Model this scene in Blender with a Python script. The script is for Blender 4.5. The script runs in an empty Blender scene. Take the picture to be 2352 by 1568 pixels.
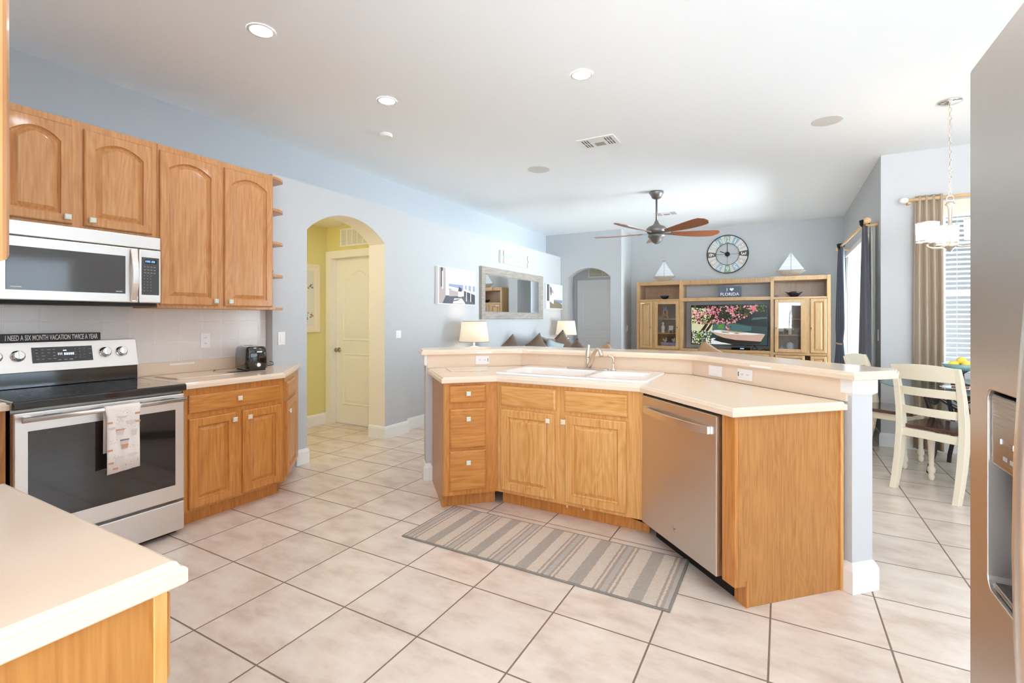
import bpy, math, random
from mathutils import Vector, Matrix
from mathutils.geometry import tessellate_polygon
random.seed(7)
PI = math.pi
R2 = math.sqrt(2)
S = bpy.context.scene
COL = S.collection

# ------------------------------------------------------------------ camera
F_PX, HORIZON, YAW, EYE = 1114.0, 732.0, 0.5075, 1.335
cam_d = bpy.data.cameras.new('camera'); cam = bpy.data.objects.new('camera', cam_d); COL.objects.link(cam)
cam.location = (0, 0, EYE); cam.rotation_euler = (PI/2, 0, YAW)
cam_d.sensor_width = 36; cam_d.lens = F_PX/2352*36
cam_d.shift_y = -(784-HORIZON)/2352
cam_d.clip_start = 0.03
S.camera = cam
# ------------------------------------------------------------------ world, exposure
SUNNY, STREET = 21.0, 5.6     # sky strength on the garden side and behind the camera
W = bpy.data.worlds.new('world'); S.world = W; W.use_nodes = True
# bright hazy sky above a sunlit patio: the ground half is the brighter one
wn_ = W.node_tree.nodes; wl_ = W.node_tree.links
w_tc = wn_.new('ShaderNodeTexCoord'); w_sx = wn_.new('ShaderNodeSeparateXYZ'); w_r = wn_.new('ShaderNodeValToRGB')
wl_.new(w_tc.outputs['Generated'], w_sx.inputs[0])
w_m = wn_.new('ShaderNodeMapRange'); w_m.inputs['From Min'].default_value = -.35; w_m.inputs['From Max'].default_value = .35
wl_.new(w_sx.outputs['Z'], w_m.inputs['Value']); wl_.new(w_m.outputs[0], w_r.inputs['Fac'])
w_r.color_ramp.elements[0].position = .35; w_r.color_ramp.elements[0].color = (.84, .93, 1, 1)
w_r.color_ramp.elements[1].position = .65; w_r.color_ramp.elements[1].color = (.22, .25, .28, 1)
wl_.new(w_r.outputs['Color'], wn_['Background'].inputs[0])
# the garden side (+x) is sunlit, the shaded yard lies straight ahead, the street side behind the camera is open sky
def w_math(op, a, b):
    n = wn_.new('ShaderNodeMath'); n.operation = op
    for i, v in enumerate((a, b)):
        if isinstance(v, (int, float)): n.inputs[i].default_value = v
        else: wl_.new(v, n.inputs[i])
    return n.outputs[0]
def w_range(v, a, b, c, d):
    n = wn_.new('ShaderNodeMapRange'); wl_.new(v, n.inputs['Value'])
    for k, q in zip(('From Min', 'From Max', 'To Min', 'To Max'), (a, b, c, d)): n.inputs[k].default_value = q
    return n.outputs[0]
w_back = w_math('MINIMUM', w_sx.outputs['Y'], 0.0)
w_side = w_math('ADD', w_sx.outputs['X'], w_math('MULTIPLY', w_back, 1.5))
w_str = w_math('ADD', w_math('ADD', w_range(w_side, .30, .85, 0, SUNNY), w_range(w_sx.outputs['Y'], -.05, -.6, 0, STREET)), .27)
wl_.new(w_str, wn_['Background'].inputs[1])
S.cycles.max_bounces = 20; S.cycles.diffuse_bounces = 14; S.cycles.glossy_bounces = 6; S.cycles.transmission_bounces = 10
S.view_settings.view_transform = 'Standard'; S.view_settings.look = 'None'
S.view_settings.gamma = 1; S.view_settings.use_curve_mapping = False
S.view_settings.exposure = 1.46
LAMP = 52.0          # emission of the recessed lamps

# ------------------------------------------------------------------ materials
def lin(c):
    return tuple(((v/255)/12.92 if v/255 <= .04045 else ((v/255+.055)/1.055)**2.4) for v in c) + (1,)
def mat(name, rgb, rough=.5, metal=0, emit=0, spec=.5, alpha=1, trans=0, coat=0, bump=0, bscale=60, ior=1.45, sheen=0):
    m = bpy.data.materials.new(name); m.use_nodes = True
    n = m.node_tree.nodes; b = n['Principled BSDF']
    c = lin(rgb)
    b.inputs['Base Color'].default_value = c; b.inputs['Roughness'].default_value = rough
    b.inputs['Metallic'].default_value = metal; b.inputs['Specular IOR Level'].default_value = spec
    b.inputs['IOR'].default_value = ior; b.inputs['Transmission Weight'].default_value = trans
    b.inputs['Coat Weight'].default_value = coat; b.inputs['Coat Roughness'].default_value = .08
    b.inputs['Sheen Weight'].default_value = sheen
    if emit:
        b.inputs['Emission Color'].default_value = c; b.inputs['Emission Strength'].default_value = emit
    if bump:
        l = m.node_tree.links
        tc = n.new('ShaderNodeTexCoord'); t = n.new('ShaderNodeTexNoise'); t.inputs['Scale'].default_value = bscale
        t.inputs['Detail'].default_value = 3
        bp = n.new('ShaderNodeBump'); bp.inputs['Strength'].default_value = bump; bp.inputs['Distance'].default_value = .002
        l.new(tc.outputs['Object'], t.inputs['Vector']); l.new(t.outputs['Fac'], bp.inputs['Height']); l.new(bp.outputs['Normal'], b.inputs['Normal'])
    return m
def N(m, t, **kw):
    nd = m.node_tree.nodes.new(t)
    for k, v in kw.items(): setattr(nd, k, v)
    return nd
def L(m, a, b): m.node_tree.links.new(a, b)
def ramp(m, fac, stops):
    r = N(m, 'ShaderNodeValToRGB'); e = r.color_ramp.elements
    while len(e) < len(stops): e.new(.5)
    for i, (p, c) in enumerate(stops): e[i].position = p; e[i].color = lin(c)
    L(m, fac, r.inputs['Fac']); return r.outputs['Color']
def wood(name, light, mid, dark, axis='z', rough=.34, scale=1.0, contrast=1.0, coat=.25):
    m = mat(name, mid, rough, coat=coat); b = m.node_tree.nodes['Principled BSDF']
    tc = N(m, 'ShaderNodeTexCoord'); oi = N(m, 'ShaderNodeObjectInfo')
    add = N(m, 'ShaderNodeVectorMath', operation='MULTIPLY_ADD'); add.inputs[1].default_value = (1, 1, 1)
    mul = N(m, 'ShaderNodeMath', operation='MULTIPLY'); mul.inputs[1].default_value = 9.0
    L(m, oi.outputs['Random'], mul.inputs[0]); L(m, tc.outputs['Object'], add.inputs[0]); L(m, mul.outputs[0], add.inputs[2])
    def mp(sc):
        q = N(m, 'ShaderNodeMapping'); s = {'z': (sc[0], sc[0], sc[1]), 'x': (sc[1], sc[0], sc[0]), 'y': (sc[0], sc[1], sc[0])}[axis]
        q.inputs['Scale'].default_value = s; L(m, add.outputs[0], q.inputs['Vector']); return q.outputs[0]
    # growth rings: contour lines of a long stretched noise
    n1 = N(m, 'ShaderNodeTexNoise'); n1.inputs['Scale'].default_value = 8.0*scale; n1.inputs['Detail'].default_value = 1.5; n1.inputs['Roughness'].default_value = .45
    L(m, mp((1.0, .16)), n1.inputs['Vector'])
    k = N(m, 'ShaderNodeMath', operation='MULTIPLY'); k.inputs[1].default_value = 11; L(m, n1.outputs['Fac'], k.inputs[0])
    fr = N(m, 'ShaderNodeMath', operation='PINGPONG'); fr.inputs[1].default_value = .5; L(m, k.outputs[0], fr.inputs[0])
    # fine pores
    n2 = N(m, 'ShaderNodeTexNoise'); n2.inputs['Scale'].default_value = 90*scale; n2.inputs['Detail'].default_value = 3
    L(m, mp((1.0, .05)), n2.inputs['Vector'])
    n3 = N(m, 'ShaderNodeTexNoise'); n3.inputs['Scale'].default_value = 5*scale; L(m, mp((1.0, .3)), n3.inputs['Vector'])
    a = N(m, 'ShaderNodeMath', operation='MULTIPLY_ADD'); a.inputs[1].default_value = .25*contrast; L(m, fr.outputs[0], a.inputs[0])
    s2 = N(m, 'ShaderNodeMath', operation='MULTIPLY'); s2.inputs[1].default_value = .62*contrast; L(m, n2.outputs['Fac'], s2.inputs[0])
    L(m, s2.outputs[0], a.inputs[2])
    a2 = N(m, 'ShaderNodeMath', operation='MULTIPLY_ADD'); a2.inputs[1].default_value = .14; L(m, n3.outputs['Fac'], a2.inputs[0]); L(m, a.outputs[0], a2.inputs[2])
    c = ramp(m, a2.outputs[0], [(.12, dark), (.37, mid), (.60, light)])
    L(m, c, b.inputs['Base Color'])
    bp = N(m, 'ShaderNodeBump'); bp.inputs['Strength'].default_value = .12; bp.inputs['Distance'].default_value = .001
    L(m, n2.outputs['Fac'], bp.inputs['Height']); L(m, bp.outputs['Normal'], b.inputs['Normal'])
    return m
def steel(name, rgb, rough=.27, axis='x', aniso=.5):
    m = mat(name, rgb, rough, metal=1); b = m.node_tree.nodes['Principled BSDF']
    tc = N(m, 'ShaderNodeTexCoord'); q = N(m, 'ShaderNodeMapping')
    q.inputs['Scale'].default_value = {'x': (2, 400, 400), 'z': (400, 400, 2)}[axis]
    t = N(m, 'ShaderNodeTexNoise'); t.inputs['Scale'].default_value = 1; t.inputs['Detail'].default_value = 2
    L(m, tc.outputs['Object'], q.inputs['Vector']); L(m, q.outputs[0], t.inputs['Vector'])
    r = N(m, 'ShaderNodeMapRange'); r.inputs['To Min'].default_value = rough-.04; r.inputs['To Max'].default_value = rough+.06
    L(m, t.outputs['Fac'], r.inputs['Value']); L(m, r.outputs[0], b.inputs['Roughness'])
    return m

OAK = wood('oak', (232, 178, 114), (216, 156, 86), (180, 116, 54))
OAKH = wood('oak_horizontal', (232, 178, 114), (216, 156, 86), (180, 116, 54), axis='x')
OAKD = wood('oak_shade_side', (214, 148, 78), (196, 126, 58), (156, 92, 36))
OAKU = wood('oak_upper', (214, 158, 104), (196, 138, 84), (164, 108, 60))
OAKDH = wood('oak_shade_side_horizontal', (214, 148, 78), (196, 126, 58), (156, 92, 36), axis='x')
VENEER = wood('oak_veneer', (196, 138, 72), (180, 120, 58), (146, 92, 40), rough=.42, scale=1.4)
ENTW = wood('pale_oak', (214, 180, 134), (200, 162, 114), (176, 138, 90), contrast=.6)
ENTB = wood('pale_oak_back', (214, 184, 154), (202, 170, 140), (180, 148, 118), contrast=.5)
BLADE = wood('walnut_blade', (176, 112, 76), (146, 86, 54), (112, 62, 38), axis='x', contrast=.6)
SEATW = wood('dark_walnut_seat', (110, 76, 64), (84, 54, 46), (56, 34, 30), axis='x', rough=.2, coat=.6)
GREYW = wood('weathered_grey_wood', (176, 170, 160), (156, 148, 138), (128, 118, 108), axis='x', rough=.6, coat=0)
DRIFT = wood('driftwood', (206, 196, 180), (168, 152, 134), (110, 94, 80), axis='x', rough=.7, scale=2, coat=0)
RODW = mat('pale_wood_rod', (226, 190, 140), .4)
COUNTER = mat('beige_solid_surface', (238, 216, 192), .22, coat=.35)
CREAMP = mat('cream_paint', (238, 226, 202), .35)
DOORP = mat('off_white_door_paint', (244, 240, 230), .35)
WHITEP = mat('white_trim_paint', (244, 243, 240), .3)
CEIL = mat("ceiling_paint", (245, 249, 252), .9, bump=.12, bscale=90)
WALLP = mat('pale_blue_grey_wall_paint', (199, 201, 203), .75, bump=.08, bscale=120)
PONYP = mat('light_grey_wall_paint', (206, 206, 207), .7, bump=.08, bscale=120)
UPPER_SHADE = mat('wall_paint_recess_shade', (192, 198, 204), .75, bump=.08, bscale=120)  # same wall paint, with the shade of the recess put into the colour
TVWALL = mat('grey_blue_wall_paint', (200, 203, 205), .75, bump=.08, bscale=120)
YELLOW = mat('yellow_wall_paint', (226, 216, 150), .75)
HALLC = mat('cream_hall_paint', (244, 236, 218), .7)
STEEL = steel('brushed_steel', (230, 224, 218), .34)
STEELV = steel('brushed_steel_vertical', (206, 196, 188), .34, 'z')
STEELD = steel('brushed_steel_dark', (150, 146, 142), .25)
NICKEL = mat('brushed_nickel', (226, 214, 200), .36, 1)
CHROME = mat('bright_chrome', (232, 232, 232), .08, 1)
HANDLE = mat('satin_steel_handle', (240, 236, 232), .3, 1)
BLACK = mat('black_gloss', (18, 17, 17), .06, coat=1)
BLACKM = mat('black_matte', (24, 23, 23), .55)
DGLASS = mat('dark_oven_glass', (34, 28, 26), .04, coat=1)
MWGLASS = mat('microwave_glass', (74, 72, 70), .06, coat=1)
COOKTOP = mat('black_ceramic_glass', (22, 20, 20), .07, coat=1)
RINGM = mat('cooktop_ring', (92, 88, 86), .3)
BTNM = mat('button_grey', (176, 176, 178), .4)
LED = mat('blue_led_digits', (110, 160, 255), .5, emit=.5)
LEDW = mat('white_led', (215, 228, 255), .5, emit=.5)
PORC = mat('white_porcelain', (248, 248, 247), .08, coat=.8)
KNOBM = mat('pearl_knob', (220, 228, 214), .15, coat=.6)
KNOBC = mat('cream_knob', (240, 222, 196), .2, coat=.5)
PLASTW = mat('white_plastic', (244, 242, 240), .3)
SLOT = mat('dark_slot', (60, 56, 52), .5)
TEXTW = mat('white_lettering', (240, 240, 236), .6)
NAVY = mat('slate_sign_board', (92, 100, 116), .6, bump=.3, bscale=40)
SIGNB = mat('charcoal_sign', (52, 48, 50), .5)
BRONZE = mat('bronze_grey_metal', (128, 124, 120), .42, .7)
IRON = mat('black_iron', (58, 50, 48), .45, .3)
def thin_glass(name, rgb, refl=.07):
    m = bpy.data.materials.new(name); m.use_nodes = True; n = m.node_tree.nodes; n.clear()
    o = n.new('ShaderNodeOutputMaterial'); t = n.new('ShaderNodeBsdfTransparent'); g = n.new('ShaderNodeBsdfGlossy'); x = n.new('ShaderNodeMixShader'); l = n.new('ShaderNodeLayerWeight')
    t.inputs[0].default_value = lin(rgb); g.inputs['Roughness'].default_value = .02; l.inputs['Blend'].default_value = .25
    mr = n.new('ShaderNodeMapRange'); mr.inputs['To Min'].default_value = refl; mr.inputs['To Max'].default_value = .7
    k = m.node_tree.links; k.new(l.outputs['Fresnel'], mr.inputs['Value']); k.new(mr.outputs[0], x.inputs[0]); k.new(t.outputs[0], x.inputs[1]); k.new(g.outputs[0], x.inputs[2]); k.new(x.outputs[0], o.inputs[0]); return m
GLASS = thin_glass('clear_glass', (252, 254, 254))
TGLASS = thin_glass('table_glass', (222, 240, 240), .12)
TEDGE = mat('table_glass_edge', (60, 120, 116), .08, trans=.3)
MIRROR = mat('mirror_glass', (244, 246, 246), .01, 1)
SOFA = mat('brown_sofa_fabric', (112, 92, 76), .85, bump=.5, bscale=250, sheen=.3)
TANF = mat('tan_pillow_fabric', (176, 138, 102), .85, bump=.4, bscale=250, sheen=.3)
PATF = mat('patterned_pillow_fabric', (168, 180, 184), .8)
CURN = mat('navy_satin_curtain', (70, 78, 98), .42, sheen=.5)
CURG = mat('charcoal_satin_curtain', (82, 82, 92), .45, sheen=.4)
CURT = mat('taupe_linen_curtain', (186, 168, 148), .8, bump=.3, bscale=300)
SHEER = mat('off_white_curtain', (226, 222, 214), .7)
SHADE = mat('warm_lampshade', (255, 236, 208), .7, emit=.14)
PSHADE = mat('glowing_glass_shade', (255, 244, 226), .4, emit=1.6)
LAMPM = mat('recessed_lamp_lens', (244, 248, 255), .5, emit=LAMP)
GREYDISC = mat('speaker_grille_fabric', (214, 212, 208), .8)
VENTD = mat('vent_shadow_slot', (110, 110, 112), .8)
BLIND = mat('white_blind_slat', (246, 248, 250), .4)
SCREENB = mat('television_bezel', (20, 20, 22), .2)
PURPLE = mat('lilac_painted_box', (176, 164, 190), .6)
CORAL = mat('white_coral', (236, 232, 222), .6)
BLUEG = mat('blue_grey_paint', (112, 126, 148), .5)
DARKBOWL = mat('dark_pewter_bowl', (62, 60, 64), .35, .6)
LEMON = mat('lemon_peel', (250, 224, 96), .4)
TEALB = mat('teal_glazed_bowl', (140, 178, 174), .2, coat=.6)
WSTRIP = mat('plain_white_strip', (246, 244, 242), .5)
CORDM = mat('black_rubber_cord', (26, 24, 24), .5)
BRASSK = mat('satin_nickel_knob', (170, 158, 142), .25, 1)

# tiled floor, 43 cm porcelain tiles
def floor_mat():
    m = mat('beige_porcelain_tile', (226, 206, 190), .28, coat=.2); b = m.node_tree.nodes['Principled BSDF']
    OX, OY, TS = -2.203, 1.587, .4317
    g = N(m, 'ShaderNodeNewGeometry'); sx = N(m, 'ShaderNodeSeparateXYZ'); L(m, g.outputs['Position'], sx.inputs[0])
    masks = []; cells = []
    for out, off in ((sx.outputs['X'], OX), (sx.outputs['Y'], OY)):
        s = N(m, 'ShaderNodeMath', operation='SUBTRACT'); s.inputs[1].default_value = off - 40*TS; L(m, out, s.inputs[0])
        d = N(m, 'ShaderNodeMath', operation='DIVIDE'); d.inputs[1].default_value = TS; L(m, s.outputs[0], d.inputs[0])
        f = N(m, 'ShaderNodeMath', operation='FLOOR'); L(m, d.outputs[0], f.inputs[0]); cells.append(f.outputs[0])
        r = N(m, 'ShaderNodeMath', operation='PINGPONG'); r.inputs[1].default_value = .5; L(m, d.outputs[0], r.inputs[0])
        masks.append(r.outputs[0])
    mn = N(m, 'ShaderNodeMath', operation='MINIMUM'); L(m, masks[0], mn.inputs[0]); L(m, masks[1], mn.inputs[1])
    gm = N(m, 'ShaderNodeMapRange'); gm.inputs['From Min'].default_value = .0062; gm.inputs['From Max'].default_value = .0105
    L(m, mn.outputs[0], gm.inputs['Value'])
    cx = N(m, 'ShaderNodeCombineXYZ'); L(m, cells[0], cx.inputs[0]); L(m, cells[1], cx.inputs[1])
    wn = N(m, 'ShaderNodeTexWhiteNoise'); L(m, cx.outputs[0], wn.inputs['Vector'])
    off = N(m, 'ShaderNodeVectorMath', operation='MULTIPLY_ADD'); off.inputs[1].default_value = (7, 7, 7)
    L(m, wn.outputs['Color'], off.inputs[0]); L(m, g.outputs['Position'], off.inputs[2])
    mpn = N(m, 'ShaderNodeMapping'); mpn.inputs['Scale'].default_value = (1, 1.9, 1); L(m, off.outputs[0], mpn.inputs[0])
    n1 = N(m, 'ShaderNodeTexNoise'); n1.inputs['Scale'].default_value = 4.2; n1.inputs['Detail'].default_value = 5; n1.inputs['Roughness'].default_value = .6
    L(m, mpn.outputs[0], n1.inputs['Vector'])
    c = ramp(m, n1.outputs['Fac'], [(.32, (208, 188, 172)), (.5, (226, 209, 194)), (.68, (235, 222, 208))])
    mx = N(m, 'ShaderNodeMix', data_type='RGBA'); mx.inputs[6].default_value = lin((132, 112, 96))
    L(m, gm.outputs[0], mx.inputs[0]); L(m, c, mx.inputs[7])
    hs = N(m, 'ShaderNodeHueSaturation'); vr = N(m, 'ShaderNodeMapRange'); vr.inputs['To Min'].default_value = .965; vr.inputs['To Max'].default_value = 1.03
    L(m, wn.outputs['Value'], vr.inputs['Value']); L(m, vr.outputs[0], hs.inputs['Value']); L(m, mx.outputs[2], hs.inputs['Color'])
    L(m, hs.outputs[0], b.inputs['Base Color'])
    rr = N(m, 'ShaderNodeMapRange'); rr.inputs['To Min'].default_value = .8; rr.inputs['To Max'].default_value = .3
    L(m, gm.outputs[0], rr.inputs['Value']); L(m, rr.outputs[0], b.inputs['Roughness'])
    bp = N(m, 'ShaderNodeBump'); bp.inputs['Strength'].default_value = .6; bp.inputs['Distance'].default_value = .002
    L(m, gm.outputs[0], bp.inputs['Height']); L(m, bp.outputs['Normal'], b.inputs['Normal'])
    return m
FLOORM = floor_mat()
def wall_tile_mat():
    m = mat('white_wall_tile', (240, 234, 228), .2, coat=.2); b = m.node_tree.nodes['Principled BSDF']
    g = N(m, 'ShaderNodeNewGeometry'); sx = N(m, 'ShaderNodeSeparateXYZ'); L(m, g.outputs['Position'], sx.inputs[0])
    ms = []
    for out, off in ((sx.outputs['Y'], 1.021), (sx.outputs['Z'], 1.319)):
        s = N(m, 'ShaderNodeMath', operation='SUBTRACT'); s.inputs[1].default_value = off-40*.156; L(m, out, s.inputs[0])
        d = N(m, 'ShaderNodeMath', operation='DIVIDE'); d.inputs[1].default_value = .156; L(m, s.outputs[0], d.inputs[0])
        r = N(m, 'ShaderNodeMath', operation='PINGPONG'); r.inputs[1].default_value = .5; L(m, d.outputs[0], r.inputs[0]); ms.append(r.outputs[0])
    mn = N(m, 'ShaderNodeMath', operation='MINIMUM'); L(m, ms[0], mn.inputs[0]); L(m, ms[1], mn.inputs[1])
    gm = N(m, 'ShaderNodeMapRange'); gm.inputs['From Min'].default_value = .008; gm.inputs['From Max'].default_value = .02; L(m, mn.outputs[0], gm.inputs['Value'])
    mx = N(m, 'ShaderNodeMix', data_type='RGBA'); mx.inputs[6].default_value = lin((250, 248, 244)); mx.inputs[7].default_value = lin((236, 229, 223))
    L(m, gm.outputs[0], mx.inputs[0]); L(m, mx.outputs[2], b.inputs['Base Color'])
    n = N(m, 'ShaderNodeTexNoise'); n.inputs['Scale'].default_value = 14; L(m, g.outputs['Position'], n.inputs['Vector'])
    ad = N(m, 'ShaderNodeMath', operation='MULTIPLY_ADD'); ad.inputs[1].default_value = .5; L(m, n.outputs['Fac'], ad.inputs[0]); L(m, gm.outputs[0], ad.inputs[2])
    bp = N(m, 'ShaderNodeBump'); bp.inputs['Strength'].default_value = .5; bp.inputs['Distance'].default_value = .003
    L(m, ad.outputs[0], bp.inputs['Height']); L(m, bp.outputs['Normal'], b.inputs['Normal'])
    return m
WTILE = wall_tile_mat()
def rug_mat():
    m = mat('striped_rug_pile', (180, 170, 160), .95, sheen=.3); b = m.node_tree.nodes['Principled BSDF']
    tc = N(m, 'ShaderNodeTexCoord'); sx = N(m, 'ShaderNodeSeparateXYZ')
    n = N(m, 'ShaderNodeTexNoise'); n.inputs['Scale'].default_value = 70; L(m, tc.outputs['Object'], n.inputs['Vector'])
    mv = N(m, 'ShaderNodeMath', operation='MULTIPLY_ADD'); mv.inputs[1].default_value = .012; L(m, n.outputs['Fac'], mv.inputs[0])
    L(m, tc.outputs['Object'], sx.inputs[0]); L(m, sx.outputs['X'], mv.inputs[2])
    ma = N(m, 'ShaderNodeMath', operation='MULTIPLY_ADD'); ma.inputs[1].default_value = 1/.305; ma.inputs[2].default_value = 10.02; L(m, mv.outputs[0], ma.inputs[0])
    fr = N(m, 'ShaderNodeMath', operation='FRACT'); L(m, ma.outputs[0], fr.inputs[0])
    r = N(m, 'ShaderNodeValToRGB'); r.color_ramp.interpolation = 'CONSTANT'; e = r.color_ramp.elements
    G, C, B, D = (166, 154, 142), (208, 192, 174), (166, 148, 134), (180, 172, 162)
    st = [(0, G), (.22, C), (.42, B), (.46, C), (.5, B), (.55, D), (.64, B), (.68, C), (.72, B), (.76, C)]
    while len(e) < len(st): e.new(.5)
    for i, (p, c) in enumerate(st): e[i].position = p; e[i].color = lin(c)
    L(m, fr.outputs[0], r.inputs['Fac'])
    n2 = N(m, 'ShaderNodeTexNoise'); n2.inputs['Scale'].default_value = 160; L(m, tc.outputs['Object'], n2.inputs['Vector'])
    hs = N(m, 'ShaderNodeHueSaturation'); vr = N(m, 'ShaderNodeMapRange'); vr.inputs['To Min'].default_value = .72; vr.inputs['To Max'].default_value = 1.22
    L(m, n2.outputs['Fac'], vr.inputs['Value']); L(m, vr.outputs[0], hs.inputs['Value']); L(m, r.outputs['Color'], hs.inputs['Color'])
    L(m, hs.outputs[0], b.inputs['Base Color'])
    bp = N(m, 'ShaderNodeBump'); bp.inputs['Strength'].default_value = .8; bp.inputs['Distance'].default_value = .004
    L(m, n2.outputs['Fac'], bp.inputs['Height']); L(m, bp.outputs['Normal'], b.inputs['Normal'])
    return m
RUGM = rug_mat()

# ------------------------------------------------------------------ mesh builder
class MB:
    def __init__(s): s.v = []; s.f = []; s.m = []; s.sm = []; s.M = Matrix.Identity(4)
    def at(s, loc=(0, 0, 0), rot=(0, 0, 0)):
        s.M = Matrix.Translation(loc) @ Matrix.Rotation(rot[2], 4, 'Z') @ Matrix.Rotation(rot[1], 4, 'Y') @ Matrix.Rotation(rot[0], 4, 'X'); return s
    def V(s, p): s.v.append(tuple(s.M @ Vector(p))); return len(s.v)-1
    def F(s, idx, mi=0, smooth=False): s.f.append(tuple(idx)); s.m.append(mi); s.sm.append(smooth)
    def box(s, x0, x1, y0, y1, z0, z1, mi=0):
        i = [s.V(p) for p in ((x0,y0,z0),(x1,y0,z0),(x1,y1,z0),(x0,y1,z0),(x0,y0,z1),(x1,y0,z1),(x1,y1,z1),(x0,y1,z1))]
        for q in ((0,3,2,1),(4,5,6,7),(0,1,5,4),(1,2,6,5),(2,3,7,6),(3,0,4,7)): s.F([i[k] for k in q], mi)
        return s
    def loops(s, ls, mi=0, cap0=True, cap1=True, smooth=False, close=True, mis=None):
        ids = [[s.V(p) for p in l] for l in ls]; n = len(ids[0])
        for a in range(len(ids)-1):
            for k in range(n if close else n-1):
                k2 = (k+1) % n
                s.F((ids[a][k], ids[a][k2], ids[a+1][k2], ids[a+1][k]), mis[a] if mis else mi, smooth)
        if cap0: s.F(ids[0][::-1], mis[0] if mis else mi)
        if cap1: s.F(ids[-1], mis[-1] if mis else mi)
        return s
    def lathe(s, prof, seg=24, mi=0, c=(0, 0, 0), smooth=True, a0=0, a1=2*PI, sx=1, sy=1):
        full = abs(a1-a0-2*PI) < 1e-6
        ls = []
        for r, z in prof:
            ls.append([(c[0]+sx*r*math.cos(a0+(a1-a0)*k/(seg if full else seg-1)), c[1]+sy*r*math.sin(a0+(a1-a0)*k/(seg if full else seg-1)), c[2]+z) for k in range(seg)])
        return s.loops(ls, mi, smooth=smooth, close=full, cap0=full, cap1=full)
    def tube(s, pts, r, seg=10, mi=0, smooth=True):
        P = [Vector(p) for p in pts]; rs = r if isinstance(r, (list, tuple)) else [r]*len(P)
        ls = []; up = None
        for i, p in enumerate(P):
            t = (P[min(i+1, len(P)-1)] - P[max(i-1, 0)]).normalized()
            if up is None:
                up = Vector((0, 0, 1)) if abs(t.z) < .9 else Vector((1, 0, 0))
            a = (up - t*up.dot(t)).normalized(); up = a; b = t.cross(a)
            ls.append([p + rs[i]*(a*math.cos(2*PI*k/seg) + b*math.sin(2*PI*k/seg)) for k in range(seg)])
        return s.loops(ls, mi, smooth=smooth)
    def sphere(s, c, r, seg=16, rings=10, mi=0, sc=(1, 1, 1)):
        ls = []
        for a in range(1, rings):
            t = PI*a/rings
            ls.append([(c[0]+sc[0]*r*math.sin(t)*math.cos(2*PI*k/seg), c[1]+sc[1]*r*math.sin(t)*math.sin(2*PI*k/seg), c[2]-sc[2]*r*math.cos(t)) for k in range(seg)])
        return s.loops(ls, mi, smooth=True)
    def prism(s, poly, z0, z1, mi=0, holes=()):
        """polygon in local xy, extruded along z, may have holes"""
        rings = [list(poly)] + [list(h) for h in holes]
        flat = [p for r in rings for p in r]
        tri = tessellate_polygon([[Vector((p[0], p[1], 0)) for p in r] for r in rings])
        lo = [s.V((p[0], p[1], z0)) for p in flat]; hi = [s.V((p[0], p[1], z1)) for p in flat]
        for t in tri:
            a, b, c = (Vector((*flat[k], 0)) for k in t)
            up = (b-a).cross(c-a).z > 0
            t2 = t if up else t[::-1]
            s.F([hi[k] for k in t2], mi); s.F([lo[k] for k in t2[::-1]], mi)
        o = 0
        for ri, r in enumerate(rings):
            n = len(r); ar = sum(r[k][0]*r[(k+1) % n][1]-r[(k+1) % n][0]*r[k][1] for k in range(n))
            ccw = (ar > 0) == (ri == 0)
            for k in range(n):
                k2 = (k+1) % n; q = (lo[o+k], lo[o+k2], hi[o+k2], hi[o+k]); s.F(q if ccw else q[::-1], mi)
            o += n
        return s
    def flat(s, pts, mi=0):   # single polygon, concave allowed, pts are 3d
        n = len(pts); ids = [s.V(p) for p in pts]
        for t in tessellate_polygon([[Vector(p) for p in pts]]): s.F([ids[k] for k in t], mi)
        return s
    def build(s, name, mats, parent=None, bevel=0, seg=2, loc=None, rz=0):
        me = bpy.data.meshes.new(name); me.from_pydata(s.v, [], s.f)
        for m in (mats if isinstance(mats, (list, tuple)) else [mats]): me.materials.append(m)
        for p, mi, sm in zip(me.polygons, s.m, s.sm): p.material_index = mi; p.use_smooth = sm
        me.update()
        o = bpy.data.objects.new(name, me); COL.objects.link(o)
        if parent: o.parent = parent
        if loc is not None: o.location = loc
        if rz: o.rotation_euler.z = rz
        if bevel:
            b = o.modifiers.new('bevel', 'BEVEL'); b.width = bevel; b.segments = seg; b.limit_method = 'ANGLE'; b.angle_limit = math.radians(40)
            b.harden_normals = False
        return o
def mb(loc=None, rot=(0, 0, 0)):
    m = MB()
    if loc is not None: m.at(loc, rot)
    return m
def tag(o, label=None, cat=None, group=None, kind=None):
    if label: o['label'] = label
    if cat: o['category'] = cat
    if group: o['group'] = group
    if kind: o['kind'] = kind
    return o
def thing(name, label, cat, loc=(0, 0, 0), rz=0, group=None):
    o = bpy.data.objects.new(name, None); COL.objects.link(o); o.empty_display_size = .1
    o.location = loc; o.rotation_euler.z = rz
    return tag(o, label, cat, group)
def struct(o): o['kind'] = 'structure'; return o
def copy_tree(o, parent=None, loc=None, rz=None, label=None, group=None):
    c = o.copy(); COL.objects.link(c)
    if parent: c.parent = parent
    if loc is not None: c.location = loc
    if rz is not None: c.rotation_euler.z = rz
    if label: c['label'] = label
    if group: c['group'] = group
    for ch in KIDS(o): copy_tree(ch, c)
    return c
def KIDS(o): return [x for x in bpy.data.objects if x.parent == o]
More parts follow.
